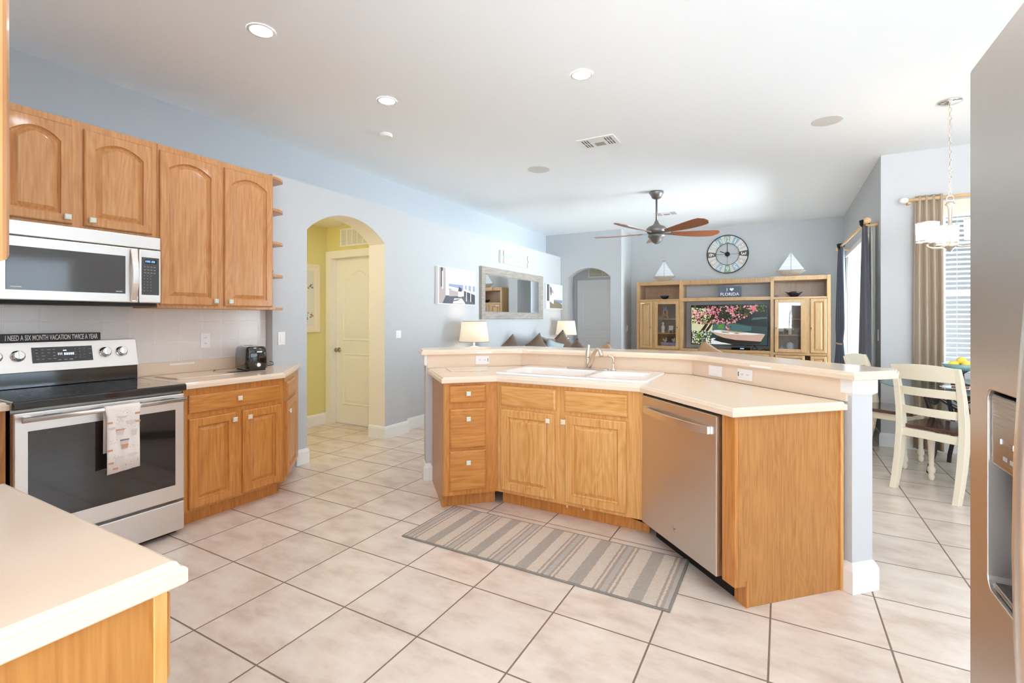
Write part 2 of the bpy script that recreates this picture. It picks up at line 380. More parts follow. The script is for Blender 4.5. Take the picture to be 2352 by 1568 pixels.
def text(name, s, w, h, m, parent, loc, depth=.002, rot=(0, 0, 0), bold=0):
    """lettering standing in the local xz plane, facing -y, scaled into w x h, centred on loc"""
    cu = bpy.data.curves.new('lettering', 'FONT'); cu.body = s; cu.size = 1; cu.extrude = .01; cu.offset = bold; cu.resolution_u = 3
    o = bpy.data.objects.new('lettering_curve', cu); COL.objects.link(o)
    dg = bpy.context.evaluated_depsgraph_get(); me0 = o.evaluated_get(dg).to_mesh()
    vs = [v.co.copy() for v in me0.vertices]; fs = [tuple(p.vertices) for p in me0.polygons]
    o.evaluated_get(dg).to_mesh_clear(); bpy.data.objects.remove(o); bpy.data.curves.remove(cu)
    x0, x1 = min(v.x for v in vs), max(v.x for v in vs); y0, y1 = min(v.y for v in vs), max(v.y for v in vs)
    M = Matrix.Rotation(rot[2], 4, 'Z') @ Matrix.Rotation(rot[1], 4, 'Y') @ Matrix.Rotation(rot[0], 4, 'X')
    out = [tuple(M @ Vector(((v.x-(x0+x1)/2)/(x1-x0)*w, -(v.z*depth/.02), (v.y-(y0+y1)/2)/(y1-y0)*h))) for v in vs]
    me = bpy.data.meshes.new(name); me.from_pydata(out, [], fs); me.materials.append(m)
    q = bpy.data.objects.new(name, me); COL.objects.link(q); q.parent = parent; q.location = loc
    return q
def inset(poly, d):
    n = len(poly); ar = sum(poly[k][0]*poly[(k+1) % n][1]-poly[(k+1) % n][0]*poly[k][1] for k in range(n))
    sg = 1 if ar > 0 else -1; out = []
    for k in range(n):
        p, a, b = Vector(poly[k][:2]), Vector(poly[k-1][:2]), Vector(poly[(k+1) % n][:2])
        e1 = (p-a).normalized(); e2 = (b-p).normalized()
        n1 = Vector((-e1.y, e1.x))*sg; n2 = Vector((-e2.y, e2.x))*sg
        q = (n1+n2); q = q/max(.3, q.length_squared)*2
        out.append((p.x+q.x*d, p.y+q.y*d))
    return out
def slab(poly, z0, z1, mats=COUNTER, name='slab', hole=None, mbx=None):
    """countertop with a stepped ogee edge"""
    m = mbx or MB(); t = z1
    prof = [(0, z0+.003), (0, t-.016), (.003, t-.012), (.008, t-.011), (.010, t-.006), (.012, t-.002), (.017, t)]
    m.loops([[(x, y, z0) for x, y in inset(poly, .003)]] + [[(x, y, z) for x, y in inset(poly, d)] for d, z in prof], cap0=False, cap1=False)
    top = inset(poly, .017)
    for ring, z, flip in ((top, t, False), (inset(poly, .003), z0, True)):
        rings = [ring] + ([hole] if hole else []); flatp = [p for r in rings for p in r]
        ids = [m.V((p[0], p[1], z)) for p in flatp]
        for tr in tessellate_polygon([[Vector((p[0], p[1], 0)) for p in r] for r in rings]):
            a, b, c = (Vector((*flatp[k], 0)) for k in tr)
            up = (b-a).cross(c-a).z > 0
            if up == flip: tr = tr[::-1]
            m.F([ids[k] for k in tr])
    if hole:
        m.loops([[(x, y, z1) for x, y in hole], [(x, y, z0) for x, y in hole]], cap0=False, cap1=False)
    return m

# ------------------------------------------------------------------ cabinet parts
def panel_door(parent, x0, x1, z0, z1, m, arch=0, knob=None, km=KNOBM, name='door', fw=.052, knobdz=0):
    """raised-panel door on the local face y=0; knob = (x, z)"""
    b = MB(); NA = 13
    def loop(ix, iz, it, y, ar):
        a, c, lo, hi = x0+ix, x1-ix, z0+iz, z1-it
        pts = [(a, y, lo), (c, y, lo)]
        for k in range(NA):
            u = 1-2*k/(NA-1); pts.append((a+(c-a)*(u+1)/2, y, hi-ar*u*u))
        return pts
    b.loops([loop(0, 0, 0, 0, 0), loop(0, 0, 0, -.012, 0), loop(.002, .002, .002, -.016, 0), loop(.008, .008, .008, -.020, 0),
             loop(fw, fw, fw, -.020, arch), loop(fw+.003, fw+.003, fw+.003, -.010, arch), loop(fw+.010, fw+.010, fw+.010, -.0045, arch),
             loop(fw+.034, fw+.034, fw+.032, -.018, arch*.95), loop(fw+.036, fw+.036, fw+.034, -.0185, arch*.95)], cap0=True, cap1=True)
    d = b.build(name, m, parent)
    if knob: add_knob(d, knob[0], knob[1], km)
    return d
def drawer_front(parent, x0, x1, z0, z1, m, knob=True, km=KNOBM, kz=None, name='drawer'):
    b = MB()
    def loop(i, y): return [(x0+i, y, z0+i), (x1-i, y, z0+i), (x1-i, y, z1-i), (x0+i, y, z1-i)]
    b.loops([loop(0, 0), loop(0, -.011), loop(.003, -.015), loop(.011, -.019), loop(.013, -.0195)])
    d = b.build(name, m, parent)
    if knob: add_knob(d, (x0+x1)/2, (z0+z1)/2 if kz is None else kz, km)
    return d
def add_knob(parent, x, z, m, s=.016):
    b = MB()
    b.loops([[(x+r*math.cos(a), y, z+r*math.sin(a)) for a in [2*PI*k/10 for k in range(10)]][::-1] for r, y in ((.008, -.018), (.007, -.028))])
    sq = lambda h, y: [(x-h, y, z-h), (x+h, y, z-h), (x+h, y, z+h), (x-h, y, z+h)]
    b.loops([sq(s*.8, -.028), sq(s, -.031), sq(s, -.038), sq(s*.75, -.042)])
    k = b.build('knob', m, parent); k['label'] = 'square glazed knob'; return k
def cab_body(parent, w, depth, z0, z1, m, toe=.075, toe_h=.1, toem=None):
    b = MB().box(0, w, 0, depth, z0, z1); b.build('carcass', m, parent, bevel=.0015)
    if toe_h: MB().box(.001, w-.001, toe, depth-.01, 0, toe_h-.0005).build('toe_kick', toem or m, parent)

# ================================================================== SETTING
XA, XB, XU = -3.85, -3.93, -4.26          # arch wall, picture wall, recessed upper wall
H, LEDGE = 3.05, 2.59
struct(MB().box(-5.6, 3.7, -3.2, 10.6, -.1, 0).build('floor', FLOORM))
struct(MB().box(-5.6, 3.7, -3.2, 10.6, H, H+.1).build('ceiling', CEIL))
def ring_arc(c, hw, z0, rise, n=20):
    """arch outline from right springing to left springing, circular segment"""
    R = (hw*hw+rise*rise)/(2*rise); out = []
    a = math.asin(hw/R)
    for k in range(n+1):
        t = a-2*a*k/n; out.append((c+R*math.sin(t), z0+rise-R+R*math.cos(t)))
    return out
def wall_yz(name, poly, xface, thick, m):       # polygon in (y, z), front face at x = xface, body extends to -x
    b = MB(); b.M = Matrix(((0, 0, 1, 0), (1, 0, 0, 0), (0, 1, 0, 0), (0, 0, 0, 1)))
    b.prism(poly, xface-thick, xface); return struct(b.build(name, m))
def wall_xz(name, poly, yface, thick, m):       # polygon in (x, z), front face at y = yface, body extends to +y
    b = MB(); b.M = Matrix(((1, 0, 0, 0), (0, 0, 1, 0), (0, 1, 0, 0), (0, 0, 0, 1)))
    b.prism(poly, yface, yface+thick); return struct(b.build(name, m))
arc = ring_arc(3.514, .506, 2.165, .21)
wall_yz('wall_left', [(2.66, 0), (3.008, 0)] + arc[::-1] + [(4.02, 0), (4.39, 0), (4.39, LEDGE), (2.66, LEDGE)], XA, .24, WALLP)
wall_yz('wall_left_living', [(4.39, 0), (9.1, 0), (9.1, LEDGE), (4.39, LEDGE)], XB, .33, WALLP)
wall_yz('wall_left_kitchen', [(-.2, 0), (2.66, 0), (2.66, LEDGE), (-.2, LEDGE)], -3.945, .315, WALLP)
wall_yz('wall_left_upper', [(-.2, LEDGE), (9.1, LEDGE), (9.1, H), (-.2, H)], XU, .1, UPPER_SHADE)
# far wall with arched alcove, then the deeper television wall
arc2 = ring_arc(-3.335, .448, 2.15, .19)
wall_xz('wall_far_left', [(-4.4, 0), (-3.783, 0)] + arc2[::-1] + [(-2.888, 0), (-2.675, 0), (-2.675, H), (-4.4, H)], 9.1, .2, WALLP)
wall_xz('wall_far', [(-2.6745, 0), (1.1, 0), (1.1, H), (-2.6745, H)], 9.8, .12, TVWALL)
struct(MB().box(-2.795, -2.675, 9.3005, 9.92, 0, H).build('wall_far_return', WALLP))
struct(MB().box(-4.2, -2.6, 10.0, 10.1, 0, 2.8).build('wall_alcove', PONYP))  # paler paint stands in for light inside the alcove
struct(MB().box(-4.1, -4.0, 9.3005, 9.9995, 0, 2.8).build('wall_alcove_left', WALLP))
struct(MB().box(-4.0, -2.8, 9.301, 9.999, 2.8, 2.85).build('ceiling_alcove', CEIL))
# right wall of the living room with the sliding door opening, and the nook wall with the window
wall_yz('wall_right_living', [(6.34, 0), (6.75, 0), (6.75, 2.31), (9.3, 2.31), (9.3, 0), (9.8, 0), (9.8, H), (6.34, H)], 1.06, .15, TVWALL)
WX0, WX1, WZ0, WZ1 = 1.40, 2.75, .80, 2.42
b = MB(); b.M = Matrix(((1, 0, 0, 0), (0, 0, 1, 0), (0, 1, 0, 0), (0, 0, 0, 1)))
b.prism([(1.0605, 0), (3.6, 0), (3.6, H), (1.0605, H)], 6.34, 6.5, holes=[[(WX0, WZ0), (WX1, WZ0), (WX1, WZ1), (WX0, WZ1)]])
struct(b.build('wall_nook', PONYP))
b = MB(); b.M = Matrix(((0, 0, 1, 0), (1, 0, 0, 0), (0, 1, 0, 0), (0, 0, 0, 1)))
b.prism([(-3.2, 0), (6.5, 0), (6.5, H), (-3.2, H)], 3.6, 3.7, holes=[[(1.2, .8), (3.6, .8), (3.6, 2.3), (1.2, 2.3)]])  # side opening added out of view to light the range wall
struct(b.build('wall_nook_right', PONYP))
TRL = bpy.data.materials.new('translucent_fill_cloth'); TRL.use_nodes = True; TRL.node_tree.nodes.clear()
_o = TRL.node_tree.nodes.new('ShaderNodeOutputMaterial'); _t = TRL.node_tree.nodes.new('ShaderNodeBsdfTranslucent'); _t.inputs[0].default_value = (.44, .46, .48, 1); TRL.node_tree.links.new(_t.outputs[0], _o.inputs[0])
_s = MB().box(3.625, 3.627, 1.202, 3.598, .802, 2.298).build('added_fill_shade', TRL); tag(_s, 'white translucent shade on an added, unseen side window that lights the range wall', 'blind')  # added diffuser that softens the light of this unseen opening
struct(MB().box(.91, 1.06, 6.34, 6.3395, 0, H).box(.9105, 1.0605, 6.3385, 6.3399, 0, H).build('wall_nook_corner', PONYP))
struct(MB().box(-4.2, -.84, -.32, -.2005, 0, H).box(-.96, -.84, -3.2, -.3205, 0, H).build('wall_near', WALLP))
# hallway behind the arch
struct(MB().box(-5.22, -5.1, 2.6, 4.4, 0, 2.5).build('wall_hall_left', YELLOW))
wall_xz('wall_hall_far', [(-5.0995, 0), (-5.0, 0), (-5.0, 2.10), (-4.17, 2.10), (-4.17, 0), (-4.0905, 0), (-4.0905, 2.5), (-5.0995, 2.5)], 4.28, .11, YELLOW)
struct(MB().box(-5.2, -4.091, 2.6, 4.4, 2.5, 2.55).build('ceiling_hall', HALLC))
struct(MB().box(-5.2, -4.091, 2.5, 2.6, 0, 2.5).build('wall_hall_near', YELLOW))
# arch lining in warm white
lin_arc = ring_arc(3.514, .5055, 2.165, .2095)
b = MB(); out = [(4.0195, 0)] + lin_arc + [(3.0085, 0)]
b.loops([[(x, y, z) for y, z in out] for x in (XA-.001, XA-.2405)], cap0=False, cap1=False, close=False)
struct(b.build('trim_1', HALLC))
# baseboards: polygon strips
def base(name, pts, h=.14, t=.016, m=WHITEP):
    """pts: polyline on the floor; the board stands to the right of the walking direction"""
    P = [Vector(p) for p in pts]; out = []
    for k, p in enumerate(P):
        a = (P[k]-P[k-1]).normalized() if k else None; c = (P[k+1]-P[k]).normalized() if k < len(P)-1 else None
        ns = [Vector((d.y, -d.x)) for d in (a, c) if d is not None]; q = sum(ns, Vector((0, 0))); q = q/q.length_squared*(2 if len(ns) == 2 else 1)
        if len(ns) == 2: q = (ns[0]+ns[1])/(1+ns[0].dot(ns[1]))
        out.append(q)
    b = MB(); ls = []
    for off, z in ((0.0004, 0.0005), (t, 0.0005), (t, h-.03), (t-.004, h-.012), (.004, h), (.0004, h)):
        ls.append([(p.x+q.x*off, p.y+q.y*off, z) for p, q in zip(P, out)])
    n = len(P); ids = [[b.V(p) for p in l] for l in ls]
    for a in range(len(ls)):
        a2 = (a+1) % len(ls)
        for k in range(n-1): b.F((ids[a][k], ids[a2][k], ids[a2][k+1], ids[a][k+1]))
    b.F([ids[a][0] for a in range(len(ls))][::-1]); b.F([ids[a][-1] for a in range(len(ls))])
    return struct(b.build(name, m))
base('baseboard_left', [(XA, 2.89), (XA, 3.008), (XA-.24, 3.008)][::1], t=.016)
base('baseboard_left_middle', [(XA-.24, 4.02), (XA, 4.02), (XA, 4.39), (XB, 4.39), (XB, 9.1), (-3.783, 9.1)])
base('baseboard_hall', [(-5.1, 2.6), (-5.1, 4.28)])
base('baseboard_far', [(-2.888, 9.1), (-2.675, 9.1), (-2.675, 9.8), (.91, 9.8), (.91, 9.385)])
base('baseboard_right', [(.91, 6.70), (.91, 6.338), (3.55, 6.338)])

# hallway door (door_1), casing and vent
d = MB()
DX0, DX1, DY = -4.998, -4.172, 4.345
d.box(DX0, DX1, DY, DY+.035, .012, 2.098)
door = struct(d.build('door_1', DOORP, bevel=.002))
def moulding(loops, nm='raised_panel', par=door, m=DOORP):
    b = MB(); b.loops(loops, cap0=False, cap1=True); return b.build(nm, m, par)
def rectl(x0, x1, z0, z1, y, i=0, ar=0, n=11):
    pts = [(x0+i, y, z0+i), (x1-i, y, z0+i)]
    for k in range(n):
        u = 1-2*k/(n-1); pts.append((x0+i+(x1-x0-2*i)*(u+1)/2, y, z1-i-ar*(1-math.cos(PI*min(1, abs(u)*1.1)))/2))
    return pts
for z0, z1, ar in ((.25, .90, 0), (1.06, 1.95, .12)):
    moulding([rectl(DX0+.12, DX1-.12, z0, z1, DY-.0005, 0, ar), rectl(DX0+.12, DX1-.12, z0, z1, DY-.009, .010, ar), rectl(DX0+.12, DX1-.12, z0, z1, DY-.001, .028, ar), rectl(DX0+.12, DX1-.12, z0, z1, DY-.006, .06, ar)])
k = MB(); k.lathe([(.030, 0), (.030, .006), (.012, .010), (.012, .035), (.026, .042), (.029, .056), (.022, .066), (0.001, .068)], 20)
for i in range(len(k.v)): x, y, z = k.v[i]; k.v[i] = (x, -z, y)
k.build('door_knob', BRASSK, door, loc=(DX0+.06, DY-.0005, .94))
struct(MB().box(-5.094, -5.0, 4.258, 4.2795, .0005, 2.19).box(-4.17, -4.095, 4.258, 4.2795, .0005, 2.19).box(-5.0, -4.17, 4.258, 4.2795, 2.10, 2.19)
       .box(-5.0, -4.9985, 4.2585, 4.3445, 0.0005, 2.10).box(-4.9985, -4.17, 4.2585, 4.3445, 2.0985, 2.0999).build('trim_2', DOORP, bevel=.004))
# alcove door far away
al = struct(MB().box(-3.90, -3.02, 9.955, 9.9995, .002, 2.17).build('door_2', WHITEP, bevel=.003))
mo = []
for z0, z1 in ((.2, .95), (1.1, 2.02)):
    moulding([rectl(-3.8, -3.12, z0, z1, 9.9545, 0), rectl(-3.8, -3.12, z0, z1, 9.948, .015), rectl(-3.8, -3.12, z0, z1, 9.954, .04), rectl(-3.8, -3.12, z0, z1, 9.950, .08)], par=al, m=WHITEP)

# ---- sliding glass door (door_3) and nook window (window_1)
sd = MB()
for y0, y1 in ((6.752, 6.80), (8.0, 8.06), (9.25, 9.298)): sd.box(.95, 1.0, y0, y1, .002, 2.308)
sd.box(.95, 1.0, 6.80, 9.25, 2.25, 2.308).box(.95, 1.0, 6.80, 9.25, .002, .06)
sdo = struct(sd.build('door_3', WHITEP, bevel=.003))
MB().box(.972, .978, 6.80, 8.0, .06, 2.25).box(.972, .978, 8.06, 9.25, .06, 2.25).build('pane', GLASS, sdo)
struct(MB().box(.897, .9095, 6.67, 6.75, 0, 2.39).box(.897, .9095, 9.3, 9.38, 0, 2.39).box(.897, .9095, 6.75, 9.3, 2.31, 2.39).build('trim_3', WHITEP, bevel=.003))
wf = MB()
wf.box(WX0+.001, WX0+.05, 6.42, 6.46, WZ0+.001, WZ1-.001).box(WX1-.05, WX1-.001, 6.42, 6.46, WZ0+.001, WZ1-.001).box(WX0+.05, WX1-.05, 6.42, 6.46, WZ1-.05, WZ1-.001).box(WX0+.05, WX1-.05, 6.42, 6.46, WZ0+.001, WZ0+.05).box(WX0+.05, WX1-.05, 6.42, 6.46, 1.58, 1.62)
wo = struct(wf.build('window_1', WHITEP, bevel=.003))
MB().box(WX0+.05, WX1-.05, 6.437, 6.442, WZ0+.05, 1.58).box(WX0+.05, WX1-.05, 6.437, 6.442, 1.62, WZ1-.05).build('pane', GLASS, wo)

# ================================================================== KITCHEN LEFT RUN
XF = -3.31        # base cabinet face
# --- backsplash tile panel
o = MB().box(-3.944, -3.935, -.195, 2.655, .93, 1.435).build('tile_backsplash', WTILE); tag(o, 'white square glazed wall tiles behind the range and toaster', 'backsplash')
# --- base cabinet right of the range
def cab(name, label, loc, rz, w, depth, z0=.1, z1=.888, m=OAK, toe=.075, toe_h=.1, cat='cabinet', toem=None, group=None):
    t = thing(name, label, cat, loc, rz, group)
    cab_body(t, w, depth, z0, z1, m, toe, toe_h, toem); return t
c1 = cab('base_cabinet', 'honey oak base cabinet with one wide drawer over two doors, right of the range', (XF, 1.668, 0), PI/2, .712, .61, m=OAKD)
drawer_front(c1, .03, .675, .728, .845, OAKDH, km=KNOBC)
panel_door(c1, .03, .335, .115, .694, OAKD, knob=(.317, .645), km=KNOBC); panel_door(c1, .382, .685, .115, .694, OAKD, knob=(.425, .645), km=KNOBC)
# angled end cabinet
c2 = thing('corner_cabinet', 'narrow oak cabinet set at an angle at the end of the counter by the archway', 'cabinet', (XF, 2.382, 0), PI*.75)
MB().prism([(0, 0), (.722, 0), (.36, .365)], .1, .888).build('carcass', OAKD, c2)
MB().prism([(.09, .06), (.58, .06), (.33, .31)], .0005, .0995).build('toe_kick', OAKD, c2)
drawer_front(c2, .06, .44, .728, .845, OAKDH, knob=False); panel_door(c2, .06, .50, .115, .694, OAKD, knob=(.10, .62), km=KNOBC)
# --- counter right of range
ct = slab([(XF+.035, 1.662), (XF+.035, 2.37), (-3.80, 2.895), (-3.8495, 2.945), (-3.8495, 2.662), (-3.93, 2.662), (-3.93, 1.662)], .889, .93).build('countertop', COUNTER)
tag(ct, 'beige solid surface countertop with toaster, between range and archway', 'countertop')
MB().box(-3.934, -3.915, 1.664, 2.655, .9302, 1.02).build('upstand', COUNTER, ct, bevel=.003)
# --- base cabinet and counter left of range
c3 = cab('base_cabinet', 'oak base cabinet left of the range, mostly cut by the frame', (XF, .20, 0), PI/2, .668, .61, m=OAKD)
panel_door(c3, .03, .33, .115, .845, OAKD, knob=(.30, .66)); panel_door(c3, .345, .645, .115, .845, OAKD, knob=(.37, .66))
o = slab([(XF+.035, -.19), (XF+.035, .873), (-3.93, .873), (-3.93, -.19)], .889, .93).build('countertop', COUNTER); tag(o, 'beige counter sliver left of the black cooktop', 'countertop')

# --- range
rg = thing('range', 'stainless steel electric range with black glass cooktop and oven window', 'range', (-3.262, .878, 0), PI/2)
RW = .776
MB().box(0, RW, .03, .66, .045, .888).build('body', STEELD, rg)
MB().box(.02, RW-.02, .06, .62, .0005, .0445).build('base', BLACKM, rg)
dr = MB().box(.002, RW-.002, -.004, .0295, .03, .206).build('storage_drawer', STEEL, rg, bevel=.006)
od = MB().box(.002, RW-.002, -.006, .0295, .222, .872).build('oven_door', STEEL, rg, bevel=.006)
b = MB().box(.055, RW-.055, -.0085, -.0062, .315, .778); b.build('oven_window', DGLASS, od, bevel=.001)
b = MB(); b.tube([(.02, -.055, .842), (RW-.02, -.055, .842)], .0135, 14)
for x in (.05, RW-.05): b.box(x-.014, x+.014, -.05, -.0061, .832, .852)
b.build('handle', HANDLE, od)
for x in (.11, .30, .47, .64): MB().box(x, x+.075, -.0066, -.0061, .846, .850).build('vent_slot', BLACKM, od)
# cooktop
ck = MB(); ck.box(-.006, RW+.006, -.018, .60, .889, .931); cko = ck.build('cooktop', COOKTOP, rg, bevel=.008, seg=3)
for cx_, cy_, r in ((.20, .19, .115), (.20, .19, .075), (.57, .18, .09), (.21, .45, .075), (.56, .45, .10)):
    b = MB(); b.loops([[(cx_+q*math.cos(a), cy_+q*math.sin(a), z) for a in [2*PI*k/48 for k in range(48)]] for q, z in ((r-.0012, .9312), (r+.0012, .9312))], cap0=False, cap1=False)
    b.build('burner_ring', RINGM, cko)
# backguard
bg = MB()
bg.loops([[(x, y, z) for y, z in ((.585, .932), (.66, .932), (.66, 1.195), (.635, 1.195), (.588, 1.02))] for x in (0.0, RW)])
bgo = bg.build('backguard', BLACK, rg, bevel=.003)
b = MB()
b.loops([[(x, y, z) for y, z in ((.578, 1.022), (.66, 1.022), (.661, 1.198), (.624, 1.198))] for x in (-.004, RW+.004)])
cp = b.build('control_panel', STEEL, bgo, bevel=.003)
sl = math.atan2(.624-.578, 1.198-1.022)   # lean of the panel
def onp(x, z, off=0): # point on leaning panel
    t = (z-1.022)/(1.198-1.022); return (x, .578+t*.046-off, z)
def tilt(bm_, c): # lean everything about point c
    for i, p in enumerate(bm_.v):
        x, y, z = p; dy, dz = y-c[1], z-c[2]
        bm_.v[i] = (x, c[1]+dy*math.cos(sl)+dz*math.sin(sl), c[2]-dy*math.sin(sl)+dz*math.cos(sl))
b = MB(); c = onp(.388, 1.115, 0); b.box(.245, .532, c[1]-.004, c[1]+.002, 1.07, 1.165); tilt(b, c); dp = b.build('display', BLACK, cp)
b = MB()
for i in range(4):
    for j in range(4):
        if random.random() < .85: b.box(.262+i*.026, .262+i*.026+random.uniform(.008, .018), c[1]-.0048, c[1]-.0041, 1.148-j*.019, 1.151-j*.019)
for i in range(3):
    for j in range(4): b.box(.445+i*.022, .449+i*.022, c[1]-.0048, c[1]-.0041, 1.146-j*.018, 1.150-j*.018)
for i in range(3): b.box(.36+i*.028, .376+i*.028, c[1]-.0048, c[1]-.0041, 1.082, 1.086)
b.box(.512, .527, c[1]-.0048, c[1]-.0041, 1.142, 1.145); b.box(.512, .527, c[1]-.0048, c[1]-.0041, 1.112, 1.115)
tilt(b, c); b.build('button_marks', BTNM, dp)
b = MB()
for i in range(3): b.box(.363+i*.008, .366+i*.008, c[1]-.005, c[1]-.0041, 1.114, 1.128)
for i in range(5): b.box(.392+i*.010, .399+i*.010, c[1]-.005, c[1]-.0041, 1.112, 1.126)
b.box(.388, .404, c[1]-.005, c[1]-.0041, 1.138, 1.144)
tilt(b, c); b.build('digits', LEDW, dp)
for x in (.09, .185, .60, .69):
    b = MB(); c = onp(x, 1.118)
    prof = [(.033, .001), (.033, .006), (.027, .009), (.026, .028), (.022, .031)]
    b.loops([[(c[0]+r*math.cos(a), c[1]-y, c[2]+r*math.sin(a)) for a in [2*PI*k/24 for k in range(24)]][::-1] for r, y in prof], smooth=False)
    b.box(c[0]-.006, c[0]+.006, c[1]-.040, c[1]-.030, c[2]-.024, c[2]+.024)
    tilt(b, c); k = b.build('control_knob', CHROME, cp, bevel=.001)
b = MB(); b.box(.01, RW-.01, .592, .605, 1.008, 1.021); b.build('vent_grille', STEELD, bgo)
# sign on the backguard
sg = thing('wooden_sign', 'long narrow black sign with white capitals lying on the range backguard', 'sign', (-3.898, 1.0, 1.199), PI/2)
MB().box(0, .462, -.012, .012, 0, .048).build('board', SIGNB, sg, bevel=.002)
text('lettering', 'I NEED A SIX MONTH VACATION TWICE A YEAR', .43, .032, TEXTW, sg, (.231, -.0122, .024), bold=.012)
# towel over the handle
tw = thing('dish_towel', 'white dish towel printed with coffee cups hanging on the oven handle', 'towel', (-3.262, 1.22, 0), PI/2)
b = MB(); ls = []; n = 15
path = [(-.030, .60)]+[(-.032, .80)]+[(-.036, .842)]+[(-.055+.0185*math.cos(a), .842+.0185*math.sin(a)) for a in [PI*k/6 for k in range(0, 7)]]+[(-.075, .80), (-.077, .70), (-.078, .60), (-.077, .49)]
for i in range(n):
    u = i/(n-1); w = lambda z: .004*math.sin(u*9+z*5)
    ls.append([(u*.165 + (.0 if z > .8 else (.5-u)*.012), y-abs(w(z))*(1 if z < .83 else .1), z + (.012*u if z < .55 else 0)) for y, z in path])
ids = [[b.V(p) for p in l] for l in ls]
for i in range(n-1):
    for k in range(len(path)-1): b.F((ids[i][k], ids[i+1][k], ids[i+1][k+1], ids[i][k+1]), 0, True)
TOWEL = mat('cream_towel_cloth', (246, 238, 230), .9, bump=.3, bscale=300)
to = b.build('cloth', TOWEL, tw); md = to.modifiers.new('solid', 'SOLIDIFY'); md.thickness = .002; md.offset = 1
b = MB(); Y0 = -.0835
def cup(cx_, cz, w, h, mi, lid=None):
    b.flat([(cx_-w/2, Y0, cz+h/2), (cx_-w*.38, Y0, cz-h/2), (cx_+w*.38, Y0, cz-h/2), (cx_+w/2, Y0, cz+h/2)], mi)
    if lid is not None: b.box(cx_-w/2-.002, cx_+w/2+.002, Y0-.0004, Y0+.0001, cz+h/2, cz+h/2+.008, lid)
def arcp(cx_, cz, w, h, mi):
    b.flat([(cx_-w/2, Y0, cz)]+[(cx_-w/2*math.cos(a), Y0, cz-h*math.sin(a)) for a in [PI*k/8 for k in range(1, 8)]]+[(cx_+w/2, Y0, cz)], mi)
cup(.085, .64, .038, .045, 2, 3); Y0 -= .0006; cup(.085, .632, .036, .022, 1); Y0 += .0006
cup(.065, .71, .036, .024, 2, 1); cup(.13, .70, .030, .034, 2); cup(.06, .56, .034, .04, 2)
arcp(.115, .77, .05, .018, 2); arcp(.075, .80, .05, .014, 2); arcp(.125, .585, .045, .016, 2); arcp(.025, .745, .035, .014, 2)
for x, z in ((.018, .765), (.146, .80), (.022, .545), (.042, .512), (.018, .615), (.148, .755)): b.box(x-.012, x+.012, Y0-.0003, Y0+.0001, z, z+.010, 1)
random.seed(3)
for cx_, cz in ((.09, .823), (.055, .775), (.08, .735), (.03, .665), (.125, .625), (.03, .585), (.10, .53), (.13, .545), (.14, .735)):
    for _ in range(11):
        x, z = cx_+random.uniform(-.025, .025), cz+random.uniform(-.010, .010); b.box(x-.0011, x+.0011, Y0-.0003, Y0+.0001, z-.0009, z+.0009, 3)
b.build('cup_print', [TOWEL, mat('terracotta_print', (214, 160, 126), .9), mat('grey_print', (222, 212, 206), .9), mat('dark_print', (150, 138, 140), .9)], tw)

# --- microwave
mw = thing('microwave', 'stainless over-the-range microwave under the short upper cabinets', 'microwave', (-3.55, .893, 1.43), PI/2)
MW = .764
MB().box(0, MW, .03, .385, .008, .43).build('body', STEELD, mw)
MB().box(.004, MW-.004, -.004, .0295, .352, .43).build('vent_panel', STEEL, mw, bevel=.004)
md_ = MB().box(.002, .636, -.006, .0295, .006, .347).build('door', STEEL, mw, bevel=.006)
MB().box(.035, .565, -.0085, -.0062, .060, .293).build('window', MWGLASS, md_, bevel=.002)
for q_ in ((.052, .095, .075, .078), (.515, .548, .072, .075)): MB().box(q_[0], q_[1], -.0090, -.0086, q_[2], q_[3]).build('window_mark', TEXTW, md_)
b = MB(); ls = []
for k in range(13):
    t = k/12; z = .015+t*.325; yb = -.012-.030*math.sin(PI*t)
    ls.append([(.590, yb+.006, z), (.622, yb+.006, z), (.622, yb-.006, z), (.590, yb-.006, z)])
b.loops(ls); b.box(.594, .618, -.02, -.0061, .012, .028); b.box(.594, .618, -.02, -.0061, .325, .341); b.build('handle', HANDLE, md_, bevel=.002)
cp2 = MB().box(.639, MW-.002, -.006, .0295, .006, .347).build('control_panel', STEEL, mw, bevel=.006)
MB().box(.652, MW-.014, -.0085, -.0062, .058, .297).build('keypad', MWGLASS, cp2, bevel=.002)
MB().box(.668, .734, -.0092, -.0086, .258, .283).build('display', BLACK, cp2)
b = MB()
for x in (.672, .680, .687, .694, .706, .713, .720): b.box(x, x+.0045, -.0096, -.0093, .265, .277)
b.build('digits', LED, cp2)
b = MB()
for j in range(9):
    for i in range(4):
        if j < 3 or i < 3: b.box(.664+i*.018, .664+i*.018+(.011 if j < 3 else .004), -.0090, -.0086, .235-j*.019, .238-j*.019)
b.build('button_marks', BTNM, cp2)
MB().box(.02, MW-.02, .02, .37, -.012, .0075).build('bottom_grille', BLACKM, mw, bevel=.004)

